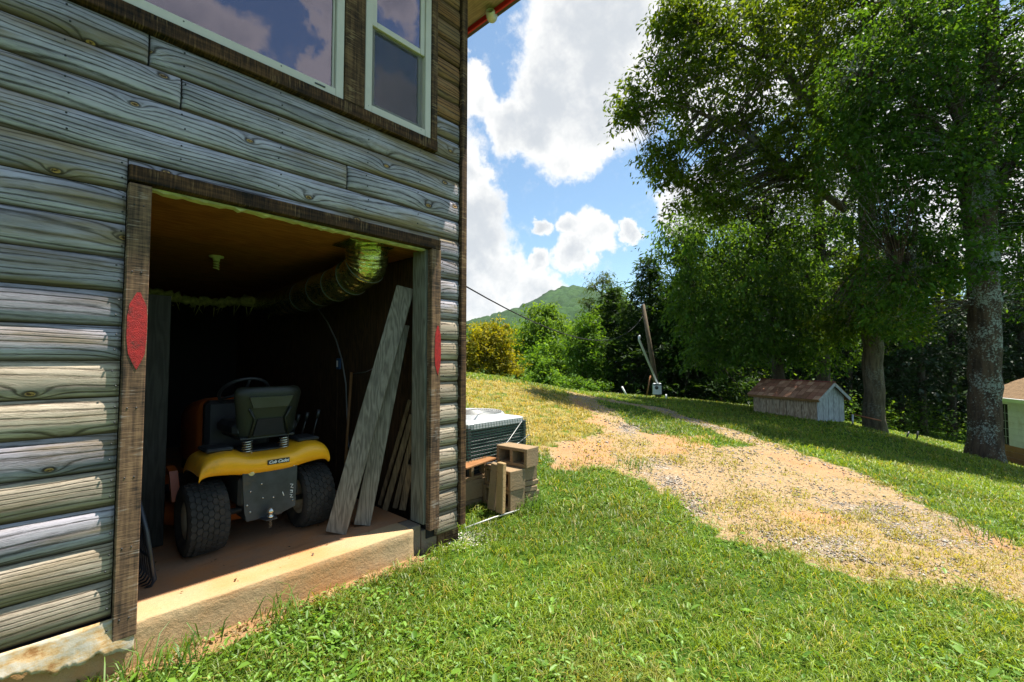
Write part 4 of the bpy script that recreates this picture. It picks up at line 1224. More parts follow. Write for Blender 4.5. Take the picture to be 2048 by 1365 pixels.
# cable, outlet box, bulb holder, duct, insulation
Xi = 2.352
on_x = lambda x, y, X: CAM + px_dir(x, y) * (X / px_dir(x, y)[0])
mb = MB(); mb.tube([tuple(on_x(*q, Xi)) for q in ((632, 612), (655, 645), (672, 680), (684, 720), (692, 770), (694, 830), (697, 890), (706, 920))], .008, 6)
tag(mb.build('hanging_cable', MAT['cable']), 'grey cable curving down the dark inner wall past the outlet box', 'cable')
q = on_x(680, 728, 2.374)
ob = thing('outlet_box', 'small blue electrical outlet box on the dark inner right wall', 'outlet box', tuple(q))
mb = MB(); mb.box(-.03, 0, -.035, .035, -.06, .06, .006); mb.build('box_body', MAT['blue_box'], ob)
mb = MB(); mb.box(-.034, -.0305, -.016, .016, -.035, .035, .002); mb.build('receptacle', MAT['white_paint'], ob)
mb = MB(); mb.tube([tuple(on_x(*q, Xi + .005)) for q in ((705, 748), (730, 745), (752, 735), (790, 722))], .005, 5)
tag(mb.build('thin_cable', MAT['cable']), 'thin loose cable sagging along the inner wall behind the leaning boards', 'cable')

q = P(433, 512, 4.1); q[2] = 2.262
lb = thing('bulb_holder', 'white ceiling lamp holder with its spiral bulb under the brown ceiling', 'lamp holder', tuple(q))
mb = MB(); mb.lathe([(0, 0), (.06, 0), (.058, -.012), (.03, -.02), (.026, -.045), (0, -.045)], 20); mb.build('holder', MAT['bulb'], lb)
mb = MB(); mb.tube([(.02 * math.cos(t), .02 * math.sin(t), -.05 - .07 * t / (3 * 2 * math.pi)) for t in np.linspace(0, 3 * 2 * math.pi, 48)], .007, 6); mb.build('bulb', MAT['bulb'], lb)

du = thing('air_duct', 'shiny foil flexible air duct drooping from the ceiling behind the door header', 'air duct', (0, 0, 0))
path = [P(733, 478, 3.72), P(735, 505, 3.74), P(733, 530, 3.78), P(715, 550, 3.86), P(685, 566, 4.0), P(650, 578, 4.2), P(610, 594, 4.5), P(570, 606, 4.9), P(520, 606, 5.5)]
path = [Vector(p) for p in path]
fine_ = []
for p0, p1 in zip(path, path[1:]):
    for t in np.linspace(0, 1, 12, endpoint=False): fine_.append(p0.lerp(p1, t))
for _ in range(8): fine_ = [fine_[0]] + [(a_ + b_ * 2 + c_) / 4 for a_, b_, c_ in zip(fine_, fine_[1:], fine_[2:])] + [fine_[-1]]
rr = [(.170 if i < 30 else .150) * (1 + .035 * math.sin(i * 1.9) + random.uniform(-.02, .02)) for i in range(len(fine_))]
mb = MB(); mb.tube(fine_, rr, 22); mb.build('duct_tube', MAT['foil'], du)
for i in (26, 40, 52, 62, 72):
    d_ = (fine_[i + 1] - fine_[i]).normalized(); a1 = d_.orthogonal().normalized(); b1 = d_.cross(a1)
    mb = MB(); mb.tube([fine_[i] + (a1 * math.cos(t) + b1 * math.sin(t)) * (rr[i] + .002) for t in np.linspace(0, 2 * math.pi, 25)], .004, 5, False); mb.build('duct_band', MAT['ac_slat'], du)
c0 = P(735, 492, 3.72); c0[2] = 2.255
mb = MB(); mb.box(c0[0] - .22, c0[0] + .17, c0[1] - .13, c0[1] + .17, 2.246, 2.2585, .002); mb.build('duct_flange', MAT['foil'], du)
mb = MB(); pts = []
for i in range(46):
    t = i / 45; p = P(285 + 290 * t, 583 + 22 * math.sin(t * 2.6) + random.uniform(-4, 4), 5.0 + .3 * math.sin(t * 3)); pts.append(tuple(p))
mb.tube(pts, [.05 * random.uniform(.5, 1.5) for _ in pts], 7)
for i in range(60):
    p = Vector(random.choice(pts)) + Vector((random.uniform(-.06, .06), random.uniform(-.05, .05), random.uniform(-.08, .06)))
    mb.tube([p, p + Vector((random.uniform(-.05, .05), random.uniform(-.03, .03), random.uniform(-.14, .02)))], [.008, .002], 4)
tag(mb.build('hanging_insulation', MAT['insul']), 'ragged yellow insulation hanging along the back of the basement ceiling', 'insulation')
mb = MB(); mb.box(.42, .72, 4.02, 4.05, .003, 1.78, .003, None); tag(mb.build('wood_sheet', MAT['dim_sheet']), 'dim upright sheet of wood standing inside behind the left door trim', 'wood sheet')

# dark plastic fork leaning behind the left trim
fk = thing('bedding_fork', 'dark plastic many-tined fork leaning inside the left edge of the doorway', 'fork', tuple(P(300, 1178, 2.62)))
Lf = Vector(fk.location)
top = Vector(P(273, 985, 2.62)) - Lf; bot = Vector(P(309, 1160, 2.60)) - Lf
side = (Vector(P(262, 1120, 2.78)) - Vector(P(309, 1160, 2.60)))
fk.location.z = .0; dz = Lf.z
for v in (top, bot): v.z += dz
mb = MB(); mb.tube([top, top.lerp(bot, .45) + Vector((.008, 0, 0)), bot, bot + Vector((-.012, .02, -.035)), bot + Vector((-.06, .06, -.06))], [.013, .014, .012, .009, .004], 8); mb.build('side_bar', MAT['fork'], fk)
for i in range(9):
    o_ = side * (.10 + .1 * i)
    p0 = top.lerp(bot, .42) + o_ * .75; p1 = bot + o_
    mb = MB(); mb.tube([p0, p0.lerp(p1, .5) + Vector((.006, 0, 0)), p1 + Vector((0, 0, .0)), p1 + Vector((-.012, .02, -.035)), p1 + Vector((-.06, .06, -.06))], [.006, .007, .007, .006, .003], 6); mb.build('tine', MAT['fork'], fk)
for t in (.42, .75):
    mb = MB(); mb.tube([top.lerp(bot, t), top.lerp(bot, t) + side * .9], .008, 6); mb.build('cross_bar', MAT['fork'], fk)
mb = MB(); mb.tube([top + Vector((0, 0, .06)), top, top.lerp(bot, .06)], [.016, .018, .014], 8); mb.build('grip', MAT['white_paint'], fk)

# ================================================================ beside the corner: air conditioner on blocks
ac = thing('air_conditioner', 'grey outdoor air conditioning unit with a round top grille beyond the house corner', 'air conditioner', (3.55, 3.88, .12))
hx, hy, hz = .43, .40, .50
mb = MB(); mb.box(-hx + .02, hx - .02, -hy + .02, hy - .02, .03, hz); mb.build('coil', MAT['ac_grey'], ac)
mb = MB()
for sx_ in (-1, 1):
    for sy_ in (-1, 1): mb.box(sx_ * hx - .025, sx_ * hx + .025, sy_ * hy - .025, sy_ * hy + .025, .0, hz, .006)
mb.box(-hx, hx, -hy, hy, 0, .029, .004); mb.build('cabinet_post', MAT['ac_grey'], ac)
sl = None
for i in range(12):
    z = .06 + i * .037
    if sl is None:
        mb = MB(); mb.box(-hx + .027, hx - .027, -hy - .004, -hy + .012, -.004, .004, .002); mb.box(hx - .012, hx + .004, -hy + .027, hy - .027, -.004, .004, .002); sl = mb.build('louvre', MAT['ac_slat'], ac); sl.location = (0, 0, z)
    else: link_copy(sl, ac, (0, 0, z))
mb = MB()
seg = 48
sq = lambda t, k: (max(-1, min(1, math.cos(t) * 1.35)) * (hx + .02) * k, max(-1, min(1, math.sin(t) * 1.35)) * (hy + .02) * k)
rings = []
for k, z in ((1.0, hz - .02), (1.0, hz + .03), (.97, hz + .045)):
    rings.append([mb.bm.verts.new((*sq(2 * math.pi * i / seg, k), z)) for i in range(seg)])
for r_, z in ((.385, hz + .055), (.37, hz + .075), (.35, hz + .10), (.34, hz + .10), (.335, hz + .04), (.05, hz + .02)):
    rings.append([mb.bm.verts.new((r_ * math.cos(2 * math.pi * i / seg), r_ * math.sin(2 * math.pi * i / seg), z)) for i in range(seg)])
for r0, r1 in zip(rings, rings[1:]):
    for i in range(seg):
        f = mb.bm.faces.new((r0[i], r0[(i + 1) % seg], r1[(i + 1) % seg], r1[i])); f.smooth = False
mb.build('top_cover', MAT['ac_white'], ac)
mb = MB()
for r_ in np.linspace(.06, .335, 13): mb.tube([(r_ * math.cos(t), r_ * math.sin(t), hz + .105 + .02 * (1 - (r_ / .34) ** 2)) for t in np.linspace(0, 2 * math.pi, 37)], .0035, 4, False)
for i in range(8):
    t = i * math.pi / 4; mb.tube([(.05 * math.cos(t), .05 * math.sin(t), hz + .122), (.345 * math.cos(t), .345 * math.sin(t), hz + .101)], .005, 4)
mb.build('fan_grille', MAT['grey_wire'], ac)
# drooping wire mesh in front of the unit
mb = MB()
mu, mv = 30, 13
mx0, mx1, mz0, mz1 = 2.72, 3.97, .30, .66
mp = lambda u, v: (mx0 + (mx1 - mx0) * u, 3.415 - .05 * (1 - v) - .02 * math.sin(u * 7 + v * 3) * (1 - v), mz0 + (mz1 - mz0) * v - .03 * (1 - v) * math.sin(u * 5) + .03 * (1 - u) * (1 - v))
for i in range(mu + 1): mb.tube([mp(i / mu, t) for t in np.linspace(0, 1, 6)], .0022, 4, False)
for j in range(mv + 1): mb.tube([mp(t, j / mv) for t in np.linspace(0, 1, 16)], .0022, 4, False)
tag(mb.build('wire_mesh', MAT['green_wire']), 'green wire mesh sagging in front of the air conditioner', 'wire mesh')
for pts_, lb_ in (([(3.45, 3.36, .35), (3.62, 3.37, .45), (3.86, 3.40, .62)], 'pale bent wire slanting steepest across the green mesh'), ([(3.42, 3.355, .26), (3.65, 3.36, .36), (3.98, 3.39, .46)], 'pale bent wire running lower across the green mesh')):
    mb = MB(); mb.tube(pts_, .004, 5); tag(mb.build('loose_wire', MAT['grey_wire']), lb_, 'wire')

def block(loc, rotz, label, rough=.003, dims=(.40, .20, .19), holes=True, tilt=(0, 0)):
    """hollow block: cores open on the two faces across the local y axis"""
    L_, T_, H_ = dims
    mb = MB(); w = .034
    if holes:
        mb.box(-L_ / 2, L_ / 2, -T_ / 2, T_ / 2, 0, w, .004, None); mb.box(-L_ / 2, L_ / 2, -T_ / 2, T_ / 2, H_ - w, H_, .004)
        for X in (-L_ / 2 + w / 2, 0, L_ / 2 - w / 2): mb.box(X - w / 2, X + w / 2, -T_ / 2 + .001, T_ / 2 - .001, w - .001, H_ - w + .001)
        mb.box(-L_ / 2 + w, L_ / 2 - w, T_ / 2 - .03, T_ / 2 - .02, w, H_ - w)
    else: mb.box(-L_ / 2, L_ / 2, -T_ / 2, T_ / 2, 0, H_, .005, None, .003)
    o = mb.build('cinder_block', MAT['block']); o.location = loc; o.rotation_euler = (tilt[0], tilt[1], rotz)
    return tag(o, label, 'block', 'concrete blocks stacked beside the house corner')


# left stack (cores towards the viewer), right stack (cores towards the house)
block((3.13, 3.52, .10), .02, 'cinder block with two open cores directly below the wire mesh')
block((3.12, 3.51, -.092), -.01, 'flat faced block under the two-cored block, half hidden by the corner board', dims=(.42, .19, .19), holes=False)
block((3.13, 3.54, -.29), .03, 'lowest buried block at the foot of the left stack', holes=False)
HP = math.pi / 2
block((3.53, 3.17, .235), -HP + .06, 'topmost cinder block of the right stack with its cores facing the house')
block((3.36, 3.19, .042), -HP - .10, 'cinder block in the middle of the right stack under the topmost one')
block((3.355, 3.20, -.152), -HP - .04, 'bottom cinder block of the right stack standing in the grass')
block((3.60, 3.22, .09), -HP - .16, 'right hand block tucked under the overhang of the topmost one', dims=(.40, .19, .142), holes=False)
for i, (dx, r_) in enumerate(((0, -.2), (.012, -.12), (-.008, -.22), (.005, -.15))):
    block((3.60 + dx, 3.21, -.135 + i * .056), -HP + r_, ['bottom thin cap slab of the pile at the right', 'second thin cap slab from the ground in the right pile', 'third thin cap slab from the ground in the right pile', 'top thin cap slab under the right hand block'][i], dims=(.40, .20, .05), holes=False)
mb = MB(); mb.box(-.026, .026, -.045, .045, 0, .45, .006, None, .004); o = mb.build('paver', MAT['block']); o.location = (3.155, 3.16, -.14); o.rotation_euler = (.06, .03, .1); tag(o, 'greyish paver standing on end between the two block stacks', 'paver', 'pavers standing on end')
MAT['tan'] = concrete('tan paver', (0.40, 0.27, 0.13), (0.36, 0.19, 0.08), .5)
mb = MB(); mb.box(-.024, .024, -.045, .045, 0, .47, .006, None, .004); o = mb.build('paver', MAT['tan']); o.location = (3.140, 3.035, -.14); o.rotation_euler = (-.03, .06, -.05); tag(o, 'orange tan paver leaning beside the greyish upright paver', 'paver', 'pavers standing on end')
mb = MB(); mb.tube([(2.70, 3.05, -.17), (3.05, 3.02, -.155), (3.35, 2.98, -.15)], .008, 6); tag(mb.build('pale_stick', MAT['grey_wire']), 'pale stick lying on the ground along the left block stack', 'stick')
mb = MB(); mb.beam((2.85, 3.28, .295), (3.33, 3.36, .305), .14, .018, (0, 1, 0)); tag(mb.build('scrap_board', MAT['brown_stick']), 'short orange brown board lying on top of the left block stack', 'board')

# wheel and bent handle behind the unit
wt_ = thing('spare_wheel', 'black wheel lying behind the air conditioner at the foot of the bank', 'wheel', tuple(ground_at(992, 835)))
wl = Vector(P(992, 824, 7.2)); wl.z = gz(wl.x, wl.y); wt_.location = wl
rot = Matrix.Translation((0, 0, .17)) @ Matrix.Rotation(YAW - .5, 4, 'Z') @ RX90
mb = MB(); mb.lathe([(.10, -.05), (.16, -.06), (.185, -.03), (.19, 0), (.185, .03), (.16, .06), (.10, .05)], 28, rot, True, True); mb.build('tyre', MAT['rubber'], wt_)
mb = MB(); mb.lathe([(0, -.03), (.10, -.04), (.10, .04), (0, .03)], 20, rot); mb.build('rim', MAT['ac_grey'], wt_)
hl = Vector(P(936, 830, 7.0)); hl.z = gz(hl.x, hl.y)
rv = Vector(RT)
mb = MB(); mb.tube([hl - rv * .06, hl - rv * .06 + Vector((0, 0, .28)), hl - rv * .02 + Vector((0, 0, .335)), hl + rv * .04 + Vector((0, 0, .32)), hl + rv * .09 + Vector((0, 0, .15)), hl + rv * .10], .012, 8)
tag(mb.build('bent_handle', MAT['black_plastic']), 'dark bent metal handle sticking up beside the corner board', 'handle')

# ================================================================ pole, meter and wire
pb = P(1318, 800, 17.2); pb[2] = gz(pb[0], pb[1]) - .1; pt = P(1286, 609, 17.2)
pl = thing('utility_pole', 'leaning wooden utility pole carrying the meter box in front of the dark conifers', 'utility pole', tuple(pb))
mb = MB(); mb.tube([(0, 0, 0), tuple((pt - pb) * .5), tuple(pt - pb)], [.105, .085, .065], 12); MAT['pole'] = board_mat('brown grey pole wood', (0.15, 0.115, 0.075), (0.085, 0.062, 0.042)); mb.build('pole_shaft', MAT['pole'], pl)
q0 = Vector(P(1316, 770, 16.95)) - Vector(pb); q1 = Vector(P(1278, 680, 16.95)) - Vector(pb); q2 = Vector(P(1279, 674, 16.9)) - Vector(pb)
mb = MB(); mb.tube([q0, q1, q2, q2 + Vector((.05, .02, .05))], [.04, .04, .055, .025], 10); mb.build('conduit', MAT['galv'], pl)
q = Vector(P(1314, 778, 16.85)) - Vector(pb)
fm = Matrix.Translation(q) @ Matrix.Rotation(YAW - HP, 4, 'Z')
mb = MB(); mb.box(-.15, .15, -.07, .07, -.21, .21, .012, fm); mbx = mb.build('meter_box', MAT['galv'], pl)
mb = MB(); mb.box(-.155, .155, -.076, -.071, .13, .17, .002, fm); mb.build('box_band', MAT['ac_grey'], mbx)
mb = MB(); mb.lathe([(0, .03), (.05, .028), (.065, .015), (.07, 0)], 18, fm @ Matrix.Translation((-.035, -.071, .045)) @ RX90); mb.build('meter', MAT['black_plastic'], mbx)
gb = P(1293, 795, 17.4); gb[2] = gz(gb[0], gb[1]); gt = P(1301, 752, 17.3)
mb = MB(); mb.tube([tuple(gb), tuple(gt)], .03, 8); tag(mb.build('prop_stake', MAT['brown_stick']), 'slim brown stake standing at the foot of the leaning pole', 'stake')
for (x0, y0, x1, y1, D, lb_) in ((1254, 789, 1244, 774, 17.5, 'short white pipe tilted over in the grass left of the pole'), (1333, 799, 1332, 791, 16.8, 'tiny white peg in the grass just right of the pole')):
    a_ = P(x0, y0, D); a_[2] = gz(a_[0], a_[1]) - .02; b_ = P(x1, y1, D); b_[2] = max(b_[2], a_[2] + .2)
    mb = MB(); mb.tube([tuple(a_), tuple(b_)], .035, 8); tag(mb.build('white_pipe', MAT['white_paint']), lb_, 'pipe')
wa = Vector((2.6, 3.6, 0)); da = px_dir(928, 571); t_ = 4.6; wa = Vector(CAM + da * 4.05); wb_ = Vector(P(1286, 632, 17.2))
pts = []
for i in range(31):
    t = i / 30; p = wa.lerp(wb_, t); p.z -= 4 * .70 * t * (1 - t); pts.append(p)
mb = MB(); mb.tube(pts, .007, 6); tag(mb.build('overhead_wire', MAT['wire']), 'black overhead wire sagging from the house corner to the leaning pole', 'wire')

# ================================================================ low shed with shingles
s0 = ground_at(1508, 829); sA = P(1508, 829, 14.4); sB = P(1635, 846, 12.5)
ax = Vector(sB - sA); ax.z = 0; Lsh = ax.length; ang = math.atan2(ax.y, ax.x); wsh = 1.12
zb_ = min(gz(sA[0], sA[1]), gz(sB[0], sB[1])) - .06
shed = thing('low_shed', 'low weathered plank shed with a brown shingle roof on the lawn edge', 'shed', (sA[0], sA[1], zb_), ang)
Hw = .72; rise = .38
MAT['shed_board'] = board_mat('weathered shed board', (0.48, 0.37, 0.25), (0.17, 0.105, 0.06))
MAT['shed_end'] = board_mat('shade blued shed board', (0.48, 0.50, 0.52), (0.26, 0.26, 0.26))  # same boards, with the gable end's bluish shade put into the colour
MAT['shed_wood'] = board_mat('fresh orange eave board', (0.38, 0.22, 0.09), (0.26, 0.14, 0.055), 0)
nb = 9
for i in range(nb):
    w_ = Lsh / nb; mb = MB(); mb.box(i * w_ + .008, (i + 1) * w_ - .008, -.012 + random.uniform(-.003, .003), .008, .0 + random.uniform(0, .02), Hw, .002); mb.build('wall_board', MAT['shed_board'], shed)
for i in range(5):
    w_ = wsh / 5; y0_ = i * w_ + .008; y1_ = (i + 1) * w_ - .008
    mb = MB(); mb.box(Lsh - .008, Lsh + .014, y0_, y1_, .0, Hw, .002); mb.build('wall_board', MAT['shed_end'], shed)
mb = MB(); mb.poly([(Lsh + .004, 0, Hw + .003), (Lsh + .004, wsh, Hw + .003), (Lsh + .004, wsh / 2, Hw + rise)], (.012, 0, 0)); mb.build('gable_board', MAT['shed_end'], shed)
mb = MB(); mb.poly([(-.01, 0, Hw), (-.01, wsh, Hw), (-.01, wsh / 2, Hw + rise)], (.012, 0, 0)); mb.box(-.01, .012, .0, wsh, 0, Hw - .002); mb.box(0.015, Lsh - .015, wsh - .02, wsh, 0, Hw); mb.build('back_wall', MAT['shed_board'], shed)
ovx, ovy = .12, .10
sl_ = Vector((0, wsh / 2 + ovy, rise * (wsh / 2 + ovy) / (wsh / 2))); sll = sl_.length; su = sl_.normalized(); sn = Vector((0, -su.z, su.y))
for s in (0, 1):
    e0 = Vector((0, -ovy, Hw + rise - sl_.z)) if s == 0 else Vector((0, wsh + ovy, Hw + rise - sl_.z))
    u_ = su if s == 0 else Vector((0, -su.y, su.z)); n_v = sn if s == 0 else Vector((0, u_.z, -u_.y)) * -1
    n_v = Vector((0, -u_.z, u_.y)) if s == 0 else Vector((0, u_.z, -u_.y)); n_v = n_v if n_v.z > 0 else -n_v
    fmx = Matrix(((1, 0, 0, 0), (0, u_.y, n_v.y, e0.y), (0, u_.z, n_v.z, e0.z), (0, 0, 0, 1)))
    mb = MB(); mb.box(-ovx, Lsh + ovx, 0, sll - .004, 0.0, .02, 0, fmx); mb.build('roof_deck', MAT['shed_wood'], shed)
    mb = MB(); mb.box(-ovx, Lsh + ovx, -.022, -.002, -.06, .022, .002, fmx); mb.build('eave_board', MAT['shed_wood'], shed)
    mb = MB(); mb.box(Lsh + ovx + .002, Lsh + ovx + .02, 0, sll - .012, -.06, .02, .002, fmx); mb.build('barge_board', MAT['shed_end'], shed)
    for r_ in range(5):
        nt_ = 13
        for i in range(nt_):
            tw = (Lsh + 2 * ovx + .03) / nt_; off = tw * .5 * (r_ % 2)
            x0_ = -ovx - .015 + i * tw + off - (tw * .5 if r_ % 2 else 0)
            key = 'shingle%d' % random.randrange(4)
            if key not in MAT:
                base = [(0.34, 0.17, 0.10), (0.22, 0.10, 0.055), (0.46, 0.25, 0.15), (0.28, 0.12, 0.07)][int(key[-1])]
                MAT[key] = simple('brown shingle', base, 0.95, var=0.3, scale=30, bump=0.4)
            mb = MB(); mb.box(x0_ + .006, x0_ + tw - .006, -.025 + r_ * sll / 5, -.025 + (r_ + 1) * sll / 5 + .06 if r_ < 4 else sll - .01, .0, .014, 0, fmx @ Matrix.Translation((0, 0, .022 + .004 * r_)) @ Matrix.Rotation(.0 - .02, 4, 'X')); mb.build('shingle', MAT[key], shed)
mb = MB(); mb.box(-ovx - .01, Lsh + ovx + .01, wsh / 2 - .06, wsh / 2 + .06, Hw + rise + .035, Hw + rise + .052, .004); MAT['ridge'] = simple('red ridge cap', (0.25, 0.06, 0.05), 0.9, var=.25, scale=20); mb.build('ridge_cap', MAT['ridge'], shed)

# pipe rail and leaning posts by the trees
a_ = P(1705, 846, 13.6); a_[2] = gz(a_[0], a_[1]); 
rail = thing('pipe_rail', 'rusty pipe rail on a bent post between the shed and the grey trunk', 'rail', tuple(a_))
b1 = Vector(P(1705, 829, 13.6)) - Vector(a_); b2 = Vector(P(1762, 842, 13.8)) - Vector(a_)
mb = MB(); mb.tube([(0, 0, -.05), b1], .025, 8); mb.build('post', MAT['galv'], rail)
mb = MB(); mb.tube([b1, b2], .022, 8); MAT['rust'] = simple('rusty pipe', (0.22, 0.075, 0.035), 0.7, 0.3); mb.build('bar', MAT['rust'], rail)
for (x0, y0, x1, y1, lb_) in ((1812, 880, 1818, 864, 'left one of two short dark stakes on the bright lower lawn'), (1833, 882, 1836, 863, 'right one of two short dark stakes on the bright lower lawn')):
    a_ = P(x0, y0, 17.5); a_[2] = gz(a_[0], a_[1]); b_ = P(x1, y1, 17.5)
    mb = MB(); mb.tube([tuple(a_ - np.array([0, 0, .05])), tuple(b_)], .03, 8); tag(mb.build('short_stake', MAT['black_plastic']), lb_, 'stake', 'short dark stakes on the lower lawn')

# ================================================================ white block building at the right edge
bA = P(1992, 908, 17.2); bB = P(2066, 950, 15.6)
ax = Vector(bB - bA); ax.z = 0; ang = math.atan2(ax.y, ax.x)
zb_ = -2.45
bl = thing('white_block_building', 'small white painted block building with a brown shingle roof behind the lichened trunk', 'building', (bA[0], bA[1], zb_), ang)
MAT['wblock'] = simple('white painted block', (0.78, 0.73, 0.75), 0.7, var=.08, scale=4, dirt=(0.45, 0.33, 0.22), dirt_amt=.4)
MAT['wclay'] = simple('clay stained block', (0.42, 0.20, 0.085), 0.85, var=.25, scale=4)
bw, bh = .44, .215
for r_ in range(11):
    for i in range(12):
        x0_ = i * bw - (bw / 2 if r_ % 2 else 0); x1_ = x0_ + bw
        x0_ = max(x0_, 0)
        z0_ = r_ * bh
        if 3 <= r_ <= 9:                                    # window opening
            if x0_ < .24 + .42 and x1_ > .24:
                if x0_ < .24 - .03: x1_ = .24
                elif x1_ > .66 + .03: x0_ = .66
                else: continue
        mb = MB(); mb.box(x0_ + .004, x1_ - .004, 0, .2, z0_ + .004, z0_ + bh - .004, .004); mb.build('block', MAT['wclay' if r_ < 3 else 'wblock'], bl)
mb = MB(); mb.box(0.01, 5.2, .02, .18, 0, 3 * bh - .006); mb.box(.01, .235, .02, .18, 3 * bh - .005, 11 * bh); mb.box(.67, 5.2, .02, .18, 3 * bh - .005, 11 * bh); mb.box(.236, .669, .02, .18, 10 * bh, 11 * bh - .004); mb.box(0.0, .2, .205, 4, 0, 11 * bh); mb.build('wall_core', MAT['wblock'], bl)
wn = MB(); frame_ring(wn, .245, .655, 3 * bh + .005, 10 * bh - .005, .03, .03, .08); wn = wn.build('window', MAT['ac_grey'], bl)
mb = MB(); mb.box(.276, .624, .055, .06, 3 * bh + .036, 10 * bh - .036); mb.build('pane', MAT['dark_room'], wn)
mb = MB(); mb.box(.443, .457, .046, .054, 3 * bh + .04, 10 * bh - .04)
for q in range(1, 5): mb.box(.277, .442, .047, .053, 3 * bh + q * .29, 3 * bh + q * .29 + .012); mb.box(.458, .623, .047, .053, 3 * bh + q * .29, 3 * bh + q * .29 + .012)
mb.build('muntin', MAT['galv'], wn)
ez = 11 * bh
MAT['broof'] = simple('brown roof shingle', (0.16, 0.10, 0.05), 0.95, var=.3, scale=12, bump=.4)
fm = Matrix.Translation((-.35, -.35, ez)) @ Matrix.Rotation(.42, 4, 'X')
mb = MB(); mb.box(0, 6, 0, 3.2, 0, .05, 0, fm); mb.build('roof', MAT['broof'], bl)
mb = MB(); mb.box(0, 6, -.03, -.002, -.09, .06, .003, fm); mb.build('fascia', MAT['white_paint'], bl)
for r_ in range(9):
    for i in range(11):
        mb = MB(); mb.box(i * .33 + .165 * (r_ % 2) + .004, i * .33 + .33 + .165 * (r_ % 2) - .004, r_ * .3, r_ * .3 + .33, .053, .065, 0, fm); mb.build('shingle', MAT['broof'], bl)

# ================================================================ far hills
nu, nv = 420, 200
U = np.linspace(-0.95, 0.75, nu); Dm = np.geomspace(260, 1250, nv)
UU, DD = np.meshgrid(U, Dm)
rx = np.array([300, 700, 928, 980, 1050, 1090, 1120, 1155, 1190, 1230, 1300, 1500, 1800])
ry = np.array([700, 690, 650, 637, 614, 592, 581, 577, 582, 600, 630, 668, 690])
prof = np.interp(UU * FPX + CX, rx, ry)
peak = (HORIZON - prof) / FPX * 950.0
sh = np.clip((DD - 300) / 650.0, 0, 1); sh = sh ** 1.25
zz = EYE - 4 + peak * np.where(DD > 950, 1 - np.clip((DD - 950) / 400, 0, 1) * .5, sh)
hxw = DD * cF + UU * DD * sF; hyw = DD * sF - UU * DD * cF
# canopy: jittered domes
cell = 13.0
qx, qy = hxw / cell, hyw / cell
best = np.full(qx.shape, 9.0); idc = np.zeros(qx.shape)
ix, iy = np.floor(qx).astype(np.int64), np.floor(qy).astype(np.int64)


def hsh(a, b, s):
    v = (a * 374761393 + b * 668265263 + s * 982451653) & 0x7fffffff
    v = ((v ^ (v >> 13)) * 1274126177) & 0x7fffffff
    return ((v ^ (v >> 16)) & 0xffff) / 65535.0


for dx in (-1, 0, 1):
    for dy in (-1, 0, 1):
        a, b = ix + dx, iy + dy
        d = np.hypot(qx - (a + hsh(a, b, 1)), qy - (b + hsh(a, b, 2)))
        near = d < best
        idc = np.where(near, hsh(a, b, 3), idc); best = np.minimum(best, d)
zz = zz + 11.0 * np.sqrt(np.clip(1 - best ** 2, 0, 1)) * (.6 + .7 * idc) + (fbm(hxw.ravel(), hyw.ravel(), .4, 3).reshape(hxw.shape) - .5) * 3.0
hv = np.stack([hxw, hyw, zz], -1).reshape(-1, 3)
ii, jj = np.meshgrid(np.arange(nv - 1), np.arange(nu - 1), indexing='ij')
a = ii * nu + jj
hf = np.stack([a, a + 1, a + nu + 1, a + nu], -1).reshape(-1, 4)
hc = np.array([[0.030, 0.066, 0.016]]) * (1 - idc.ravel()[:, None]) + np.array([[0.070, 0.115, 0.026]]) * idc.ravel()[:, None]
big = fbm(hxw.ravel(), hyw.ravel(), .012, 8)[:, None]
hc = hc * (.30 + .55 * big) * np.array([[.75, 1, 1.0]])
m, n, out = material('forested hills')
principled(n, out, n.attr('Col'), 0.9, 0, 0.1, n.bump(n.noise(n.tc(), .8, 4, .7), .8, 1.2)); MAT['hills'] = m
tag(np_mesh('hills', hv, hf, MAT['hills'], colors=hc, smooth=True), kind='structure')


# ================================================================ trees
def leaves(name, cent, size, mat, c1, c2, parent=None, droop=.5, aspect=.5, seed=1, tint=None, az=None, sizes=None):
    rg = np.random.default_rng(seed); k = len(cent)
    th = rg.uniform(0, 2 * np.pi, k) if az is None else az + rg.normal(0, .55, k); el = rg.normal(-droop, .45, k)
    ax = np.stack([np.cos(th) * np.cos(el), np.sin(th) * np.cos(el), np.sin(el)], 1)
    r = rg.normal(0, 1, (k, 3)); r[:, 2] *= .5
    sd = np.cross(ax, np.stack([np.zeros(k), np.zeros(k), np.ones(k)], 1) + r * .55); sd /= np.linalg.norm(sd, axis=1)[:, None] + 1e-9
    nn = np.cross(sd, ax)
    L = size * rg.uniform(.65, 1.35, k)[:, None] * (1 if sizes is None else sizes[:, None]); Wd = L * aspect * rg.uniform(.8, 1.2, k)[:, None]
    p0 = cent - ax * L * .5; p2 = cent + ax * L * .5
    p1 = cent + sd * Wd * .5 + nn * L * .10; p3 = cent - sd * Wd * .5 + nn * L * .10
    v = np.stack([p0, p1, p2, p3], 1).reshape(-1, 3)
    f = (np.arange(k)[:, None] * 4 + np.array([[0, 1, 2, 3]]))
    t = rg.random((k, 1)); cc = np.array(c1) * (1 - t) + np.array(c2) * t
    if tint is not None: cc = cc * tint[:, None]
    return np_mesh(name, v, f, mat, parent, colors=np.repeat(cc, 4, 0))


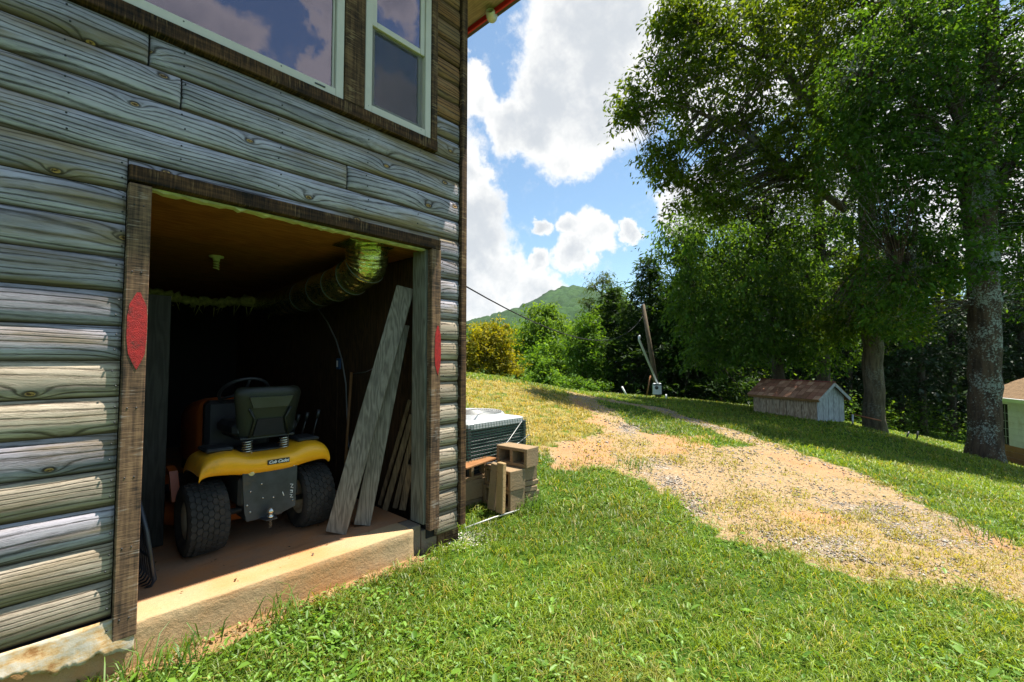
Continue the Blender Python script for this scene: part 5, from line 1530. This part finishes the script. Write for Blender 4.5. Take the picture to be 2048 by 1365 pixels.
def in_ellipsoids(ells, seed):
    """twig centres: (px, py, depth, half width px, half height px, half depth m, count)"""
    rg = np.random.default_rng(seed); outc = []
    for (x, y, D, rx_, ry_, rd, cnt) in ells:
        c = P(x, y, D); g = np.array([cF, sF, 0.0])
        p = rg.normal(0, 1, (cnt, 3)); p /= np.linalg.norm(p, axis=1)[:, None]
        p *= (rg.random((cnt, 1)) ** .42)
        outc.append(c + p[:, :1] * RT * rx_ * D / FPX + p[:, 1:2] * g * rd + p[:, 2:] * np.array([0, 0, 1]) * ry_ * D / FPX)
    return np.concatenate(outc)


def tree(name, label, group, trunk, limbs, ells, bark_, leaf_size, per, spread, c1, c2, seed, flat=.55, droop=.5, aspect=.5, twig_share=.5, cat='tree', mat='leaf'):
    """trunk and limbs: lists of (px, py, depth, radius m); crown: leaf sprays on twigs grown out of the limbs"""
    rg = np.random.default_rng(seed); random.seed(seed)
    base = P(*trunk[0][:3]); base[2] = gz(base[0], base[1])
    t = thing(name, label, cat, tuple(base), 0, group)
    B = Vector(base)

    def smoothpts(pts):
        V = [Vector(P(*p[:3])) for p in pts]; R = [p[3] for p in pts]
        o_, r_ = [], []
        for i in range(len(V) - 1):
            for s in np.linspace(0, 1, 6, endpoint=False):
                o_.append(V[i].lerp(V[i + 1], s)); r_.append(R[i] * (1 - s) + R[i + 1] * s)
        o_.append(V[-1]); r_.append(R[-1])
        for _ in range(3): o_ = [o_[0]] + [(a_ + b_ * 2 + c_) / 4 for a_, b_, c_ in zip(o_, o_[1:], o_[2:])] + [o_[-1]]
        return [p + Vector((random.uniform(-1, 1), random.uniform(-1, 1), 0)) * r_[i] * .12 for i, p in enumerate(o_)], r_
    sk = []
    V, R = smoothpts(trunk); V[0].z = base[2] - .15
    mb = MB(); R2 = list(R)
    for i, mul in ((0, 1.3), (1, 1.1), (2, 1.03)):
        if i < len(R2): R2[i] = R[i] * mul
    mb.tube([p - B for p in V], R2, 14)
    mb.build('trunk', MAT[bark_], t); sk += [(p, r) for p, r in zip(V, R)][len(V) // 3:]
    for lm in limbs:
        V, R = smoothpts(lm); mb = MB(); mb.tube([p - B for p in V], R, 8); mb.build('limb', MAT[bark_], t); sk += list(zip(V, R))[2:]
    cl = in_ellipsoids(ells, seed)
    if len(sk) and twig_share > 0:
        S = np.array([tuple(p) for p, r in sk]); mb = MB()
        pick = np.nonzero(rg.random(len(cl)) < twig_share)[0]
        for i in pick:
            c = cl[i]; w_ = c - S; dd = np.linalg.norm(w_, axis=1) + np.clip(-w_[:, 2], 0, None) * 1.2
            j = int(np.argmin(dd)); a_ = Vector(S[j]); e = Vector(c); L = (e - a_).length
            if L > 6.5: continue
            mid = a_.lerp(e, .5) + Vector((random.uniform(-.1, .1), random.uniform(-.1, .1), random.uniform(.02, .16))) * L
            r0 = min(sk[j][1] * .5, .010 + .009 * L)
            mb.tube([a_ - B, a_.lerp(mid, .55) - B + Vector((0, 0, .02 * L)), mid - B, mid.lerp(e, .6) - B, e - B], [r0, r0 * .8, r0 * .6, r0 * .4, .004], 4, False)
        mb.build('branches', MAT[bark_], t)['kind'] = 'stuff'
    k = len(cl)
    # each spray: a flattened, drooping clump of leaves
    sp = rg.normal(0, 1, (k, per, 3)); sp /= np.linalg.norm(sp, axis=2)[..., None]; sp *= rg.random((k, per, 1)) ** .5
    rad = spread * rg.uniform(.6, 1.35, (k, 1, 1))
    tilt = rg.normal(0, .45, (k, 1, 2))
    off = sp * rad; z_ = off[..., 2] * flat + (off[..., 0] * tilt[..., 0] + off[..., 1] * tilt[..., 1]) - .25 * rad[..., 0] * (sp[..., 0] ** 2 + sp[..., 1] ** 2)
    off = np.stack([off[..., 0], off[..., 1], z_], -1)
    keepn = rg.random((k, per)) < rg.uniform(.45, 1.0, (k, 1))
    pts = (cl[:, None] + off)[keepn] - np.array(base)
    tint = np.repeat(rg.uniform(.72, 1.25, k)[:, None], per, 1)[keepn]
    az = np.arctan2(off[..., 1], off[..., 0])[keepn]; szs = np.repeat(rg.uniform(.75, 1.3, k)[:, None], per, 1)[keepn]
    leaves('crown', pts, leaf_size, MAT[mat], c1, c2, t, droop, aspect, seed + 5, tint, az, szs)
    return t


G1, G2 = (0.035, 0.090, 0.010), (0.100, 0.185, 0.020)
Y1, Y2 = (0.045, 0.090, 0.008), (0.13, 0.185, 0.015)
K1, K2 = (0.010, 0.027, 0.007), (0.028, 0.058, 0.013)
B1_, B2_ = (0.060, 0.13, 0.016), (0.15, 0.25, 0.030)

# tall tree with the smooth grey trunk
tree('broadleaf_tree', 'tall tree with a straight grey trunk right of the low shed, limbs reaching far left', 'large shade trees',
     [(1750, 866, 14.2, .27), (1746, 700, 14.2, .27), (1740, 520, 14.2, .25), (1733, 400, 14.2, .23), (1725, 250, 14.1, .2), (1735, 60, 14.1, .16), (1745, -160, 14.1, .11)],
     [[(1734, 400, 14.2, .19), (1690, 300, 14.0, .16), (1610, 200, 13.8, .13), (1530, 80, 13.6, .10), (1450, -60, 13.4, .07)],
      [(1640, 235, 13.9, .10), (1570, 130, 13.5, .08), (1480, 90, 13.2, .05), (1400, 60, 13.0, .03)],
      [(1728, 300, 14.1, .14), (1660, 120, 14.2, .11), (1590, 0, 14.2, .09), (1560, -120, 14.2, .06)],
      [(1690, 420, 14.1, .12), (1560, 320, 13.7, .09), (1490, 270, 13.4, .07), (1400, 225, 13.1, .05), (1320, 200, 13.0, .03), (1255, 225, 13, .015)],
      [(1380, 215, 13.1, .04), (1340, 150, 13.0, .03), (1300, 120, 13, .015)],
      [(1735, 180, 14.1, .10), (1820, 60, 14.3, .08), (1880, -80, 14.4, .05)]],
     [(1490, 130, 13.4, 190, 130, 1.8, 292), (1330, 170, 13.1, 95, 80, 1.0, 74), (1262, 218, 13.0, 46, 44, .6, 41), (1390, 50, 13.1, 95, 80, 1.0, 70), (1345, 20, 13.1, 50, 50, .6, 39), (1390, 300, 13.2, 110, 80, 1.2, 84), (1325, 325, 13.1, 52, 40, .8, 39),
      (1560, 300, 13.6, 150, 110, 1.6, 214), (1420, 390, 13.4, 90, 55, 1.0, 81), (1600, -10, 14, 200, 110, 2, 214), (1700, 120, 14, 130, 200, 2, 253), (1740, 640, 13.6, 120, 50, 1.0, 106), (1790, 560, 13.8, 110, 90, 1.2, 136), (1800, -20, 14.2, 160, 120, 2, 156)],
     'bark', .14, 46, .42, Y1, Y2, 101, droop=.6, aspect=.42, twig_share=.75)
# tree with lichen
tree('broadleaf_tree', 'massive dark trunked tree with pale lichen standing in front of the white building', 'large shade trees',
     [(1970, 919, 11.0, .32), (1970, 800, 11.0, .31), (1970, 650, 11.0, .30), (1966, 520, 11.0, .29), (1966, 440, 11.0, .27), (1975, 300, 11.0, .23), (1978, 100, 11.0, .20), (1975, -150, 11.0, .15)],
     [[(1952, 490, 11.0, .22), (1938, 380, 10.9, .17), (1920, 240, 10.8, .14), (1900, 60, 10.7, .11), (1880, -120, 10.7, .07)],
      [(1975, 420, 11.0, .15), (2030, 300, 11.0, .12), (2090, 150, 11, .09)],
      [(1930, 330, 10.9, .10), (1850, 220, 10.6, .07), (1760, 160, 10.3, .05), (1700, 140, 10.2, .03)],
      [(1925, 260, 10.8, .09), (1840, 80, 10.6, .06), (1770, -20, 10.5, .04)],
      [(1970, 560, 11.0, .07), (1890, 530, 10.6, .05), (1800, 540, 10.4, .03)]],
     [(1800, 150, 10.5, 130, 130, 1.4, 200), (1740, 300, 10.5, 95, 100, 1.2, 120), (1860, 330, 10.6, 120, 120, 1.4, 170), (1760, 430, 10.7, 100, 70, 1.0, 80), (1870, 20, 10.6, 150, 100, 1.4, 150), (2010, 120, 10.9, 110, 160, 1.6, 200), (2020, 360, 11, 90, 110, 1.4, 110), (1880, 500, 10.6, 100, 90, 1.0, 85), (2035, 560, 11.2, 60, 90, 1, 50), (1790, 570, 10.7, 120, 60, .9, 70), (1690, 200, 10.5, 60, 100, .8, 50), (1800, 660, 11.5, 70, 40, .7, 26), (2045, 230, 11.2, 70, 120, 1.2, 90), (2040, 440, 11.4, 60, 70, 1, 60), (1900, 180, 11.4, 110, 140, 1, 110)],
     'bark_lichen', .105, 50, .42, (0.026, 0.072, 0.010), (0.078, 0.155, 0.020), 102, droop=.65, aspect=.5, twig_share=.6)
# slender dark trunk between them
tree('broadleaf_tree', 'slender dark trunked tree rising behind the low shed', 'large shade trees',
     [(1648, 835, 18, .24), (1642, 600, 18, .2), (1637, 350, 18, .17), (1634, 150, 18, .13), (1636, -40, 18, .09)],
     [[(1640, 590, 18, .10), (1590, 520, 17.8, .07), (1540, 440, 17.5, .05)], [(1637, 430, 18, .09), (1600, 330, 17.8, .06), (1560, 270, 17.5, .04)], [(1637, 480, 18, .08), (1700, 380, 18.2, .06), (1760, 330, 18.4, .04)], [(1634, 200, 18, .07), (1580, 110, 18, .05)]],
     [(1560, 430, 17.6, 120, 90, 1.8, 90), (1500, 520, 17.5, 110, 70, 1.5, 70), (1600, 250, 17.8, 110, 140, 1.8, 85), (1700, 400, 18.2, 100, 120, 1.8, 80), (1640, 560, 18, 130, 60, 1.8, 75), (1440, 450, 17.4, 80, 50, 1.2, 45), (1520, 400, 17.4, 110, 60, 1.4, 70), (1390, 430, 16.5, 60, 40, 1, 26), (1630, 470, 17.8, 90, 60, 1.4, 60)],
     'bark_dark', .13, 44, .55, K1, G2, 103, aspect=.5, twig_share=.7)
# low hanging rounded crown over the lawn
tree('broadleaf_tree', 'leafy tree with a dense rounded crown hanging low left of the shed', 'large shade trees',
     [(1560, 822, 17.0, .22), (1555, 700, 16.8, .19), (1540, 560, 16.5, .14), (1530, 470, 16.3, .08)],
     [[(1553, 690, 16.8, .11), (1480, 610, 16, .08), (1400, 580, 15.4, .04)], [(1556, 720, 16.8, .10), (1620, 640, 16.4, .07), (1690, 620, 16, .04)], [(1545, 620, 16.6, .09), (1460, 530, 16, .06), (1380, 500, 15.6, .03)]],
     [(1400, 540, 15.4, 90, 95, 1.4, 105), (1480, 600, 15.2, 140, 120, 1.6, 190), (1450, 690, 15, 100, 62, 1.2, 110), (1600, 610, 15.6, 130, 110, 1.6, 150), (1360, 480, 15.6, 60, 50, 1, 36), (1560, 490, 16, 120, 60, 1.4, 80), (1640, 690, 15.8, 90, 60, 1.3, 62), (1400, 620, 15.0, 70, 80, 1.0, 62)],
     'bark_dark', .15, 46, .48, (0.040, 0.100, 0.016), (0.11, 0.20, 0.032), 104, droop=.75, aspect=.42, twig_share=.35)

# dark conifers left of it
for i, (x, ytop, yb, D, w_, lb) in enumerate([(1300, 532, 800, 22, 125, 'dark conifer with a pointed top behind the leaning pole'), (1232, 590, 790, 24, 92, 'darker bushy conifer left of the leaning pole'), (1372, 490, 805, 21, 120, 'dark conifer right of the leaning pole under the rounded crown')]):
    el = []
    nl = 11
    for q in range(nl):
        f = q / (nl - 1); yy = yb - 8 + (ytop - yb) * f; el.append((x + random.uniform(-6, 6), yy, D, max(12, w_ * 1.25 * (1 - f) ** .8), 16, max(.3, w_ * (1 - f) ** .75 * D / FPX), int(18 + 120 * (1 - f))))
    tree('conifer', lb, 'dark conifers by the pole', [(x, yb, D, .22), (x, (ytop + yb) / 2, D, .14), (x, ytop + 15, D, .03)], [], el, 'bark_dark', .22, 34, .62, (0.014, 0.038, 0.009), (0.040, 0.082, 0.018), 120 + i, flat=.22, droop=.25, aspect=.30, twig_share=.25)

# trees across the meadow
MID = [('yellowing_tree', 'rounded yellow green tree at the left edge of the meadow by the house corner', [(985, 768, 21, .18), (985, 700, 21, .1)], [(975, 715, 21, 62, 45, 1.5, 110), (990, 672, 21, 42, 32, 1.1, 60), (955, 690, 21, 55, 55, 1.3, 60), (1015, 735, 20.6, 32, 26, .8, 36), (930, 730, 21, 45, 30, 1, 40)], (0.125, 0.145, 0.010), (0.29, 0.255, 0.018), .15, .42),
       ('meadow_tree', 'broad dark green tree rising highest in the middle of the meadow edge', [(1085, 775, 30, .25), (1085, 690, 30, .15)], [(1085, 660, 30, 55, 42, 2, 95), (1050, 690, 30, 50, 45, 2, 75), (1120, 690, 30, 50, 40, 2, 75), (1090, 630, 30, 28, 20, 1, 30)], B1_, B2_, .22, .7),
       ('meadow_tree', 'leafy green tree directly left of the tall dark shrubby one', [(1120, 778, 25, .15), (1118, 720, 25, .08)], [(1110, 720, 25, 45, 50, 1.4, 100), (1075, 735, 24.5, 35, 40, 1, 60)], (0.05, 0.13, 0.012), (0.13, 0.235, 0.026), .17, .55),
       ('meadow_tree', 'upright green tree with a visible dark stem left of the dark conifer', [(1168, 780, 22, .13), (1168, 720, 22, .10), (1168, 660, 22, .05)], [(1168, 700, 22, 42, 55, 1.1, 115), (1172, 650, 22, 26, 26, .7, 30), (1190, 745, 21.8, 35, 30, .8, 40)], (0.04, 0.11, 0.012), (0.11, 0.21, 0.024), .16, .48),
       ('shrub', 'small bright green shrub at the far end of the driveway', [(1088, 778, 18.5, .04), (1088, 755, 18.5, .03)], [(1088, 758, 18.5, 36, 24, .7, 80), (1092, 735, 18.5, 14, 18, .3, 22)], (0.075, 0.165, 0.020), (0.15, 0.27, 0.035), .12, .3),
       ('shrub', 'low spreading green shrub right of the bright one at the end of the driveway', [(1142, 784, 20, .04), (1142, 765, 20, .03)], [(1140, 772, 20, 40, 16, .8, 70), (1185, 776, 20.5, 40, 12, .8, 50), (1060, 770, 20.5, 30, 16, .8, 40)], (0.05, 0.125, 0.014), (0.12, 0.23, 0.028), .13, .34),
       ('meadow_tree', 'pale green treetop showing between the pine and the conifer', [(1232, 790, 31, .2), (1232, 640, 31, .1)], [(1232, 620, 31, 32, 42, 1.4, 70), (1205, 660, 31, 40, 40, 1.4, 60)], (0.06, 0.135, 0.014), (0.15, 0.25, 0.03), .2, .6),
       ('meadow_tree', 'low green tree mass filling the gap behind the yellow green tree', [(1035, 775, 34, .2), (1035, 700, 34, .1)], [(1035, 690, 34, 50, 42, 2, 80), (1150, 690, 36, 60, 50, 2, 90), (985, 690, 36, 60, 40, 2, 70), (930, 700, 36, 50, 40, 2, 50)], (0.055, 0.125, 0.012), (0.13, 0.22, 0.024), .24, .75)]
for i, (nm, lb, tr, el, c1, c2, ls, spd) in enumerate(MID):
    tree(nm, lb, 'trees along the meadow edge', tr, [], el, 'bark_dark', ls, 44, spd, c1, c2, 140 + i, droop=.45, aspect=.5, twig_share=.2, cat='shrub' if nm == 'shrub' else 'tree')
tree('pine_tree', 'thin pine with an open ragged top in front of the mountain', None, [(1200, 780, 34, .2), (1199, 660, 34, .14), (1203, 600, 34, .09), (1206, 560, 34, .05)],
     [[(1201, 640, 34, .06), (1178, 612, 34, .03)], [(1203, 615, 34, .06), (1226, 592, 34, .03)], [(1204, 590, 34, .05), (1188, 572, 34, .03)], [(1201, 650, 34, .06), (1225, 632, 34, .03)]],
     [(1207, 562, 34, 22, 14, .9, 26), (1184, 572, 34, 13, 9, .6, 13), (1228, 590, 34, 17, 11, .7, 18), (1178, 605, 34, 20, 11, .8, 20), (1196, 628, 34, 30, 13, 1.0, 30), (1230, 628, 34, 20, 12, .8, 20), (1200, 660, 34, 36, 18, 1.2, 40)], 'bark', .30, 34, .6, (0.04, 0.075, 0.02), (0.085, 0.12, 0.03), 160, flat=.5, aspect=.16, twig_share=.9)

# dark wood behind the shed: trunks that can be told apart, each with its own crown
for i, (x, yb, D, ytop, w_, r_) in enumerate([(1450, 812, 23, 480, 100, .14), (1500, 815, 25, 470, 110, .16), (1700, 845, 25, 430, 120, .18), (1592, 830, 26, 440, 120, .15), (1800, 855, 25, 430, 120, .2), (1846, 858, 24, 440, 110, .18), (1905, 870, 26, 430, 120, .2), (2040, 860, 25, 420, 120, .2), (2110, 860, 24, 400, 140, .2)]):
    ym = (ytop + yb) / 2
    el = [(x + random.uniform(-20, 20), ytop + (yb - ytop) * f, D, w_ * ww, 40, 2.2, int(cnt)) for f, ww, cnt in ((.12, .6, 26), (.3, .9, 42), (.48, 1, 50), (.66, 1, 50), (.82, .85, 34))]
    nth = ['leftmost', 'second', 'third', 'fourth', 'fifth', 'sixth', 'seventh', 'eighth', 'ninth']
    pos = ['dark wood tree left of the shed with the thinnest stem', 'dark wood tree just left of the shed roof', 'dark wood tree between the shed and the grey trunk', 'dark wood tree directly behind the shed roof', 'dark wood tree right of the grey trunk above the bright lower lawn', 'dark wood tree midway between the grey trunk and the lichened trunk', 'dark wood tree just left of the lichened trunk', 'dark wood tree right of the lichened trunk above the white building', 'dark wood tree at the far right edge behind the white building'][i]
    tree('wood_tree', pos, 'dark wood behind the shed', [(x, yb, D, r_), (x + random.uniform(-8, 8), ym, D, r_ * .8), (x + random.uniform(-10, 10), ytop + 20, D, r_ * .3)],
         [[(x, ym + 20, D, r_ * .4), (x - 45, ym - 30, D - .5, r_ * .2)], [(x, ym - 20, D, r_ * .4), (x + 50, ym - 70, D - .5, r_ * .2)]], el, 'bark_dark', .21, 42, .7, K1, K2, 200 + i, mat='leaf_dark', droop=.35, aspect=.5, twig_share=.15)

# the wood beyond, one dark mass of undergrowth and leaves
rg = np.random.default_rng(77); k = 95000
u = rg.uniform(.20, 1.75, k); D = rg.uniform(28, 37, k); px_ = D * cF + u * D * sF; py_ = D * sF - u * D * cF
hz_ = H(px_, py_); top = (9.0 + 4.0 * (fbm(px_, py_, .25, 12) - .3) * 1.5) * np.clip((u - .16) / .30, .1, 1)
zz_ = hz_ + (rg.random(k) ** .9) * top
o = leaves('far_wood', np.stack([px_, py_, zz_], 1), .42, MAT['leaf_dark'], (0.007, 0.018, 0.005), (0.020, 0.042, 0.010), None, .3, .6, 78)
tag(o, kind='stuff')
rg = np.random.default_rng(79); k = 26000
u = rg.uniform(.42, 1.6, k); D = rg.uniform(21, 29, k); px_ = D * cF + u * D * sF; py_ = D * sF - u * D * cF
clump = fbm(px_, py_, .55, 15); kp = clump > .5; px_, py_ = px_[kp], py_[kp]; hz_ = H(px_, py_)
zz_ = hz_ + rg.random(kp.sum()) ** 1.4 * 2.2 * (clump[kp] - .4) * 4
tag(leaves('undergrowth', np.stack([px_, py_, zz_], 1), .17, MAT['leaf'], (0.045, 0.10, 0.014), (0.11, 0.19, 0.028), None, .3, .5, 80), kind='stuff')
# tuft of longer grass by the blocks and weeds along the step
rg = np.random.default_rng(81)
tx, ty = [], []
for (x0, y0, cnt, sp) in [(1062, 1022, 130, .07), (1075, 1005, 60, .05), (884, 1075, 24, .05), (345, 1330, 60, .10), (300, 1350, 40, .08), (570, 1240, 40, .07), (1040, 1030, 40, .05), (1270, 935, 60, .12), (1975, 1075, 60, .12), (940, 1085, 20, .05)]:
    g = ground_at(x0, y0); tx.append(g[0] + rg.normal(0, sp, cnt)); ty.append(g[1] + rg.normal(0, sp, cnt))
tx = np.concatenate(tx); ty = np.concatenate(ty); kp = (ty < 2.95) | (tx > 2.64); tx, ty = tx[kp], ty[kp]; k = len(tx)
v = rg.random((k, 1)); bc = np.array([0.06, 0.14, 0.018]) * (1 - v) + np.array([0.15, 0.26, 0.04]) * v
RNG = rg
tag(blades('grass_tuft', tx, ty, None, rg.uniform(.08, .24, k), rg.uniform(.005, .010, k), rg.uniform(.3, 1.1, k), bc * .8, bc * 1.1, MAT['grass']), kind='stuff')

# pale rubble at the corner of the house and dead leaves blown on the slab
rg = np.random.default_rng(91); g = ground_at(935, 1082); k = 420
tx = g[0] + rg.normal(0, .13, k); ty = g[1] + rg.normal(0, .10, k); tz = H(tx, ty); s_r = rg.uniform(.004, .016, k)
jr = rg.uniform(.6, 1.3, (k, 6, 1)) * oct_[None] + rg.uniform(-.28, .28, (k, 6, 3))
vv = jr * s_r[:, None, None] + np.stack([tx, ty, tz + s_r * .3], 1)[:, None]
cc = rg.uniform(.35, .6, (k, 1)) * np.array([1, .93, .84])
tag(np_mesh('rubble', vv.reshape(-1, 3), (np.arange(k)[:, None, None] * 6 + fo[None]).reshape(-1, 3), MAT['stone'], colors=np.repeat(cc, 6, 0)), kind='stuff')
k = 36; tx = rg.uniform(.45, 2.15, k); ty = rg.uniform(3.0, 4.4, k)
leaves('fallen_leaves', np.stack([tx, ty, np.full(k, .008)], 1), .024, MAT['leaf_dark'], (.06, .035, .015), (.16, .10, .045), None, 0.0, .5, 92)['kind'] = 'stuff'
k = 260; u_ = rg.random(k); tx = .2 + 2.0 * u_; ty = 2.93 - np.abs(rg.normal(0, .07, k))
leaves('leaf_litter', np.stack([tx, ty, H(tx, ty) + .012], 1), .045, MAT['leaf_dark'], (.14, .085, .04), (.34, .24, .12), None, 0.0, .3, 93)['kind'] = 'stuff'

# ================================================================ the air between here and the hills
m, n, out = material('haze air')
v = n.nd.new('ShaderNodeVolumePrincipled'); v.inputs['Color'].default_value = (0.80, 0.90, 1.0, 1); v.inputs['Density'].default_value = 0.00007; v.inputs['Anisotropy'].default_value = 0.2
n.lk.new(v.outputs[0], out.inputs['Volume'])
mb = MB(); mb.box(-1650, 1650, -1650, 1650, -14, 260)
tag(mb.build('haze', m), kind='stuff')
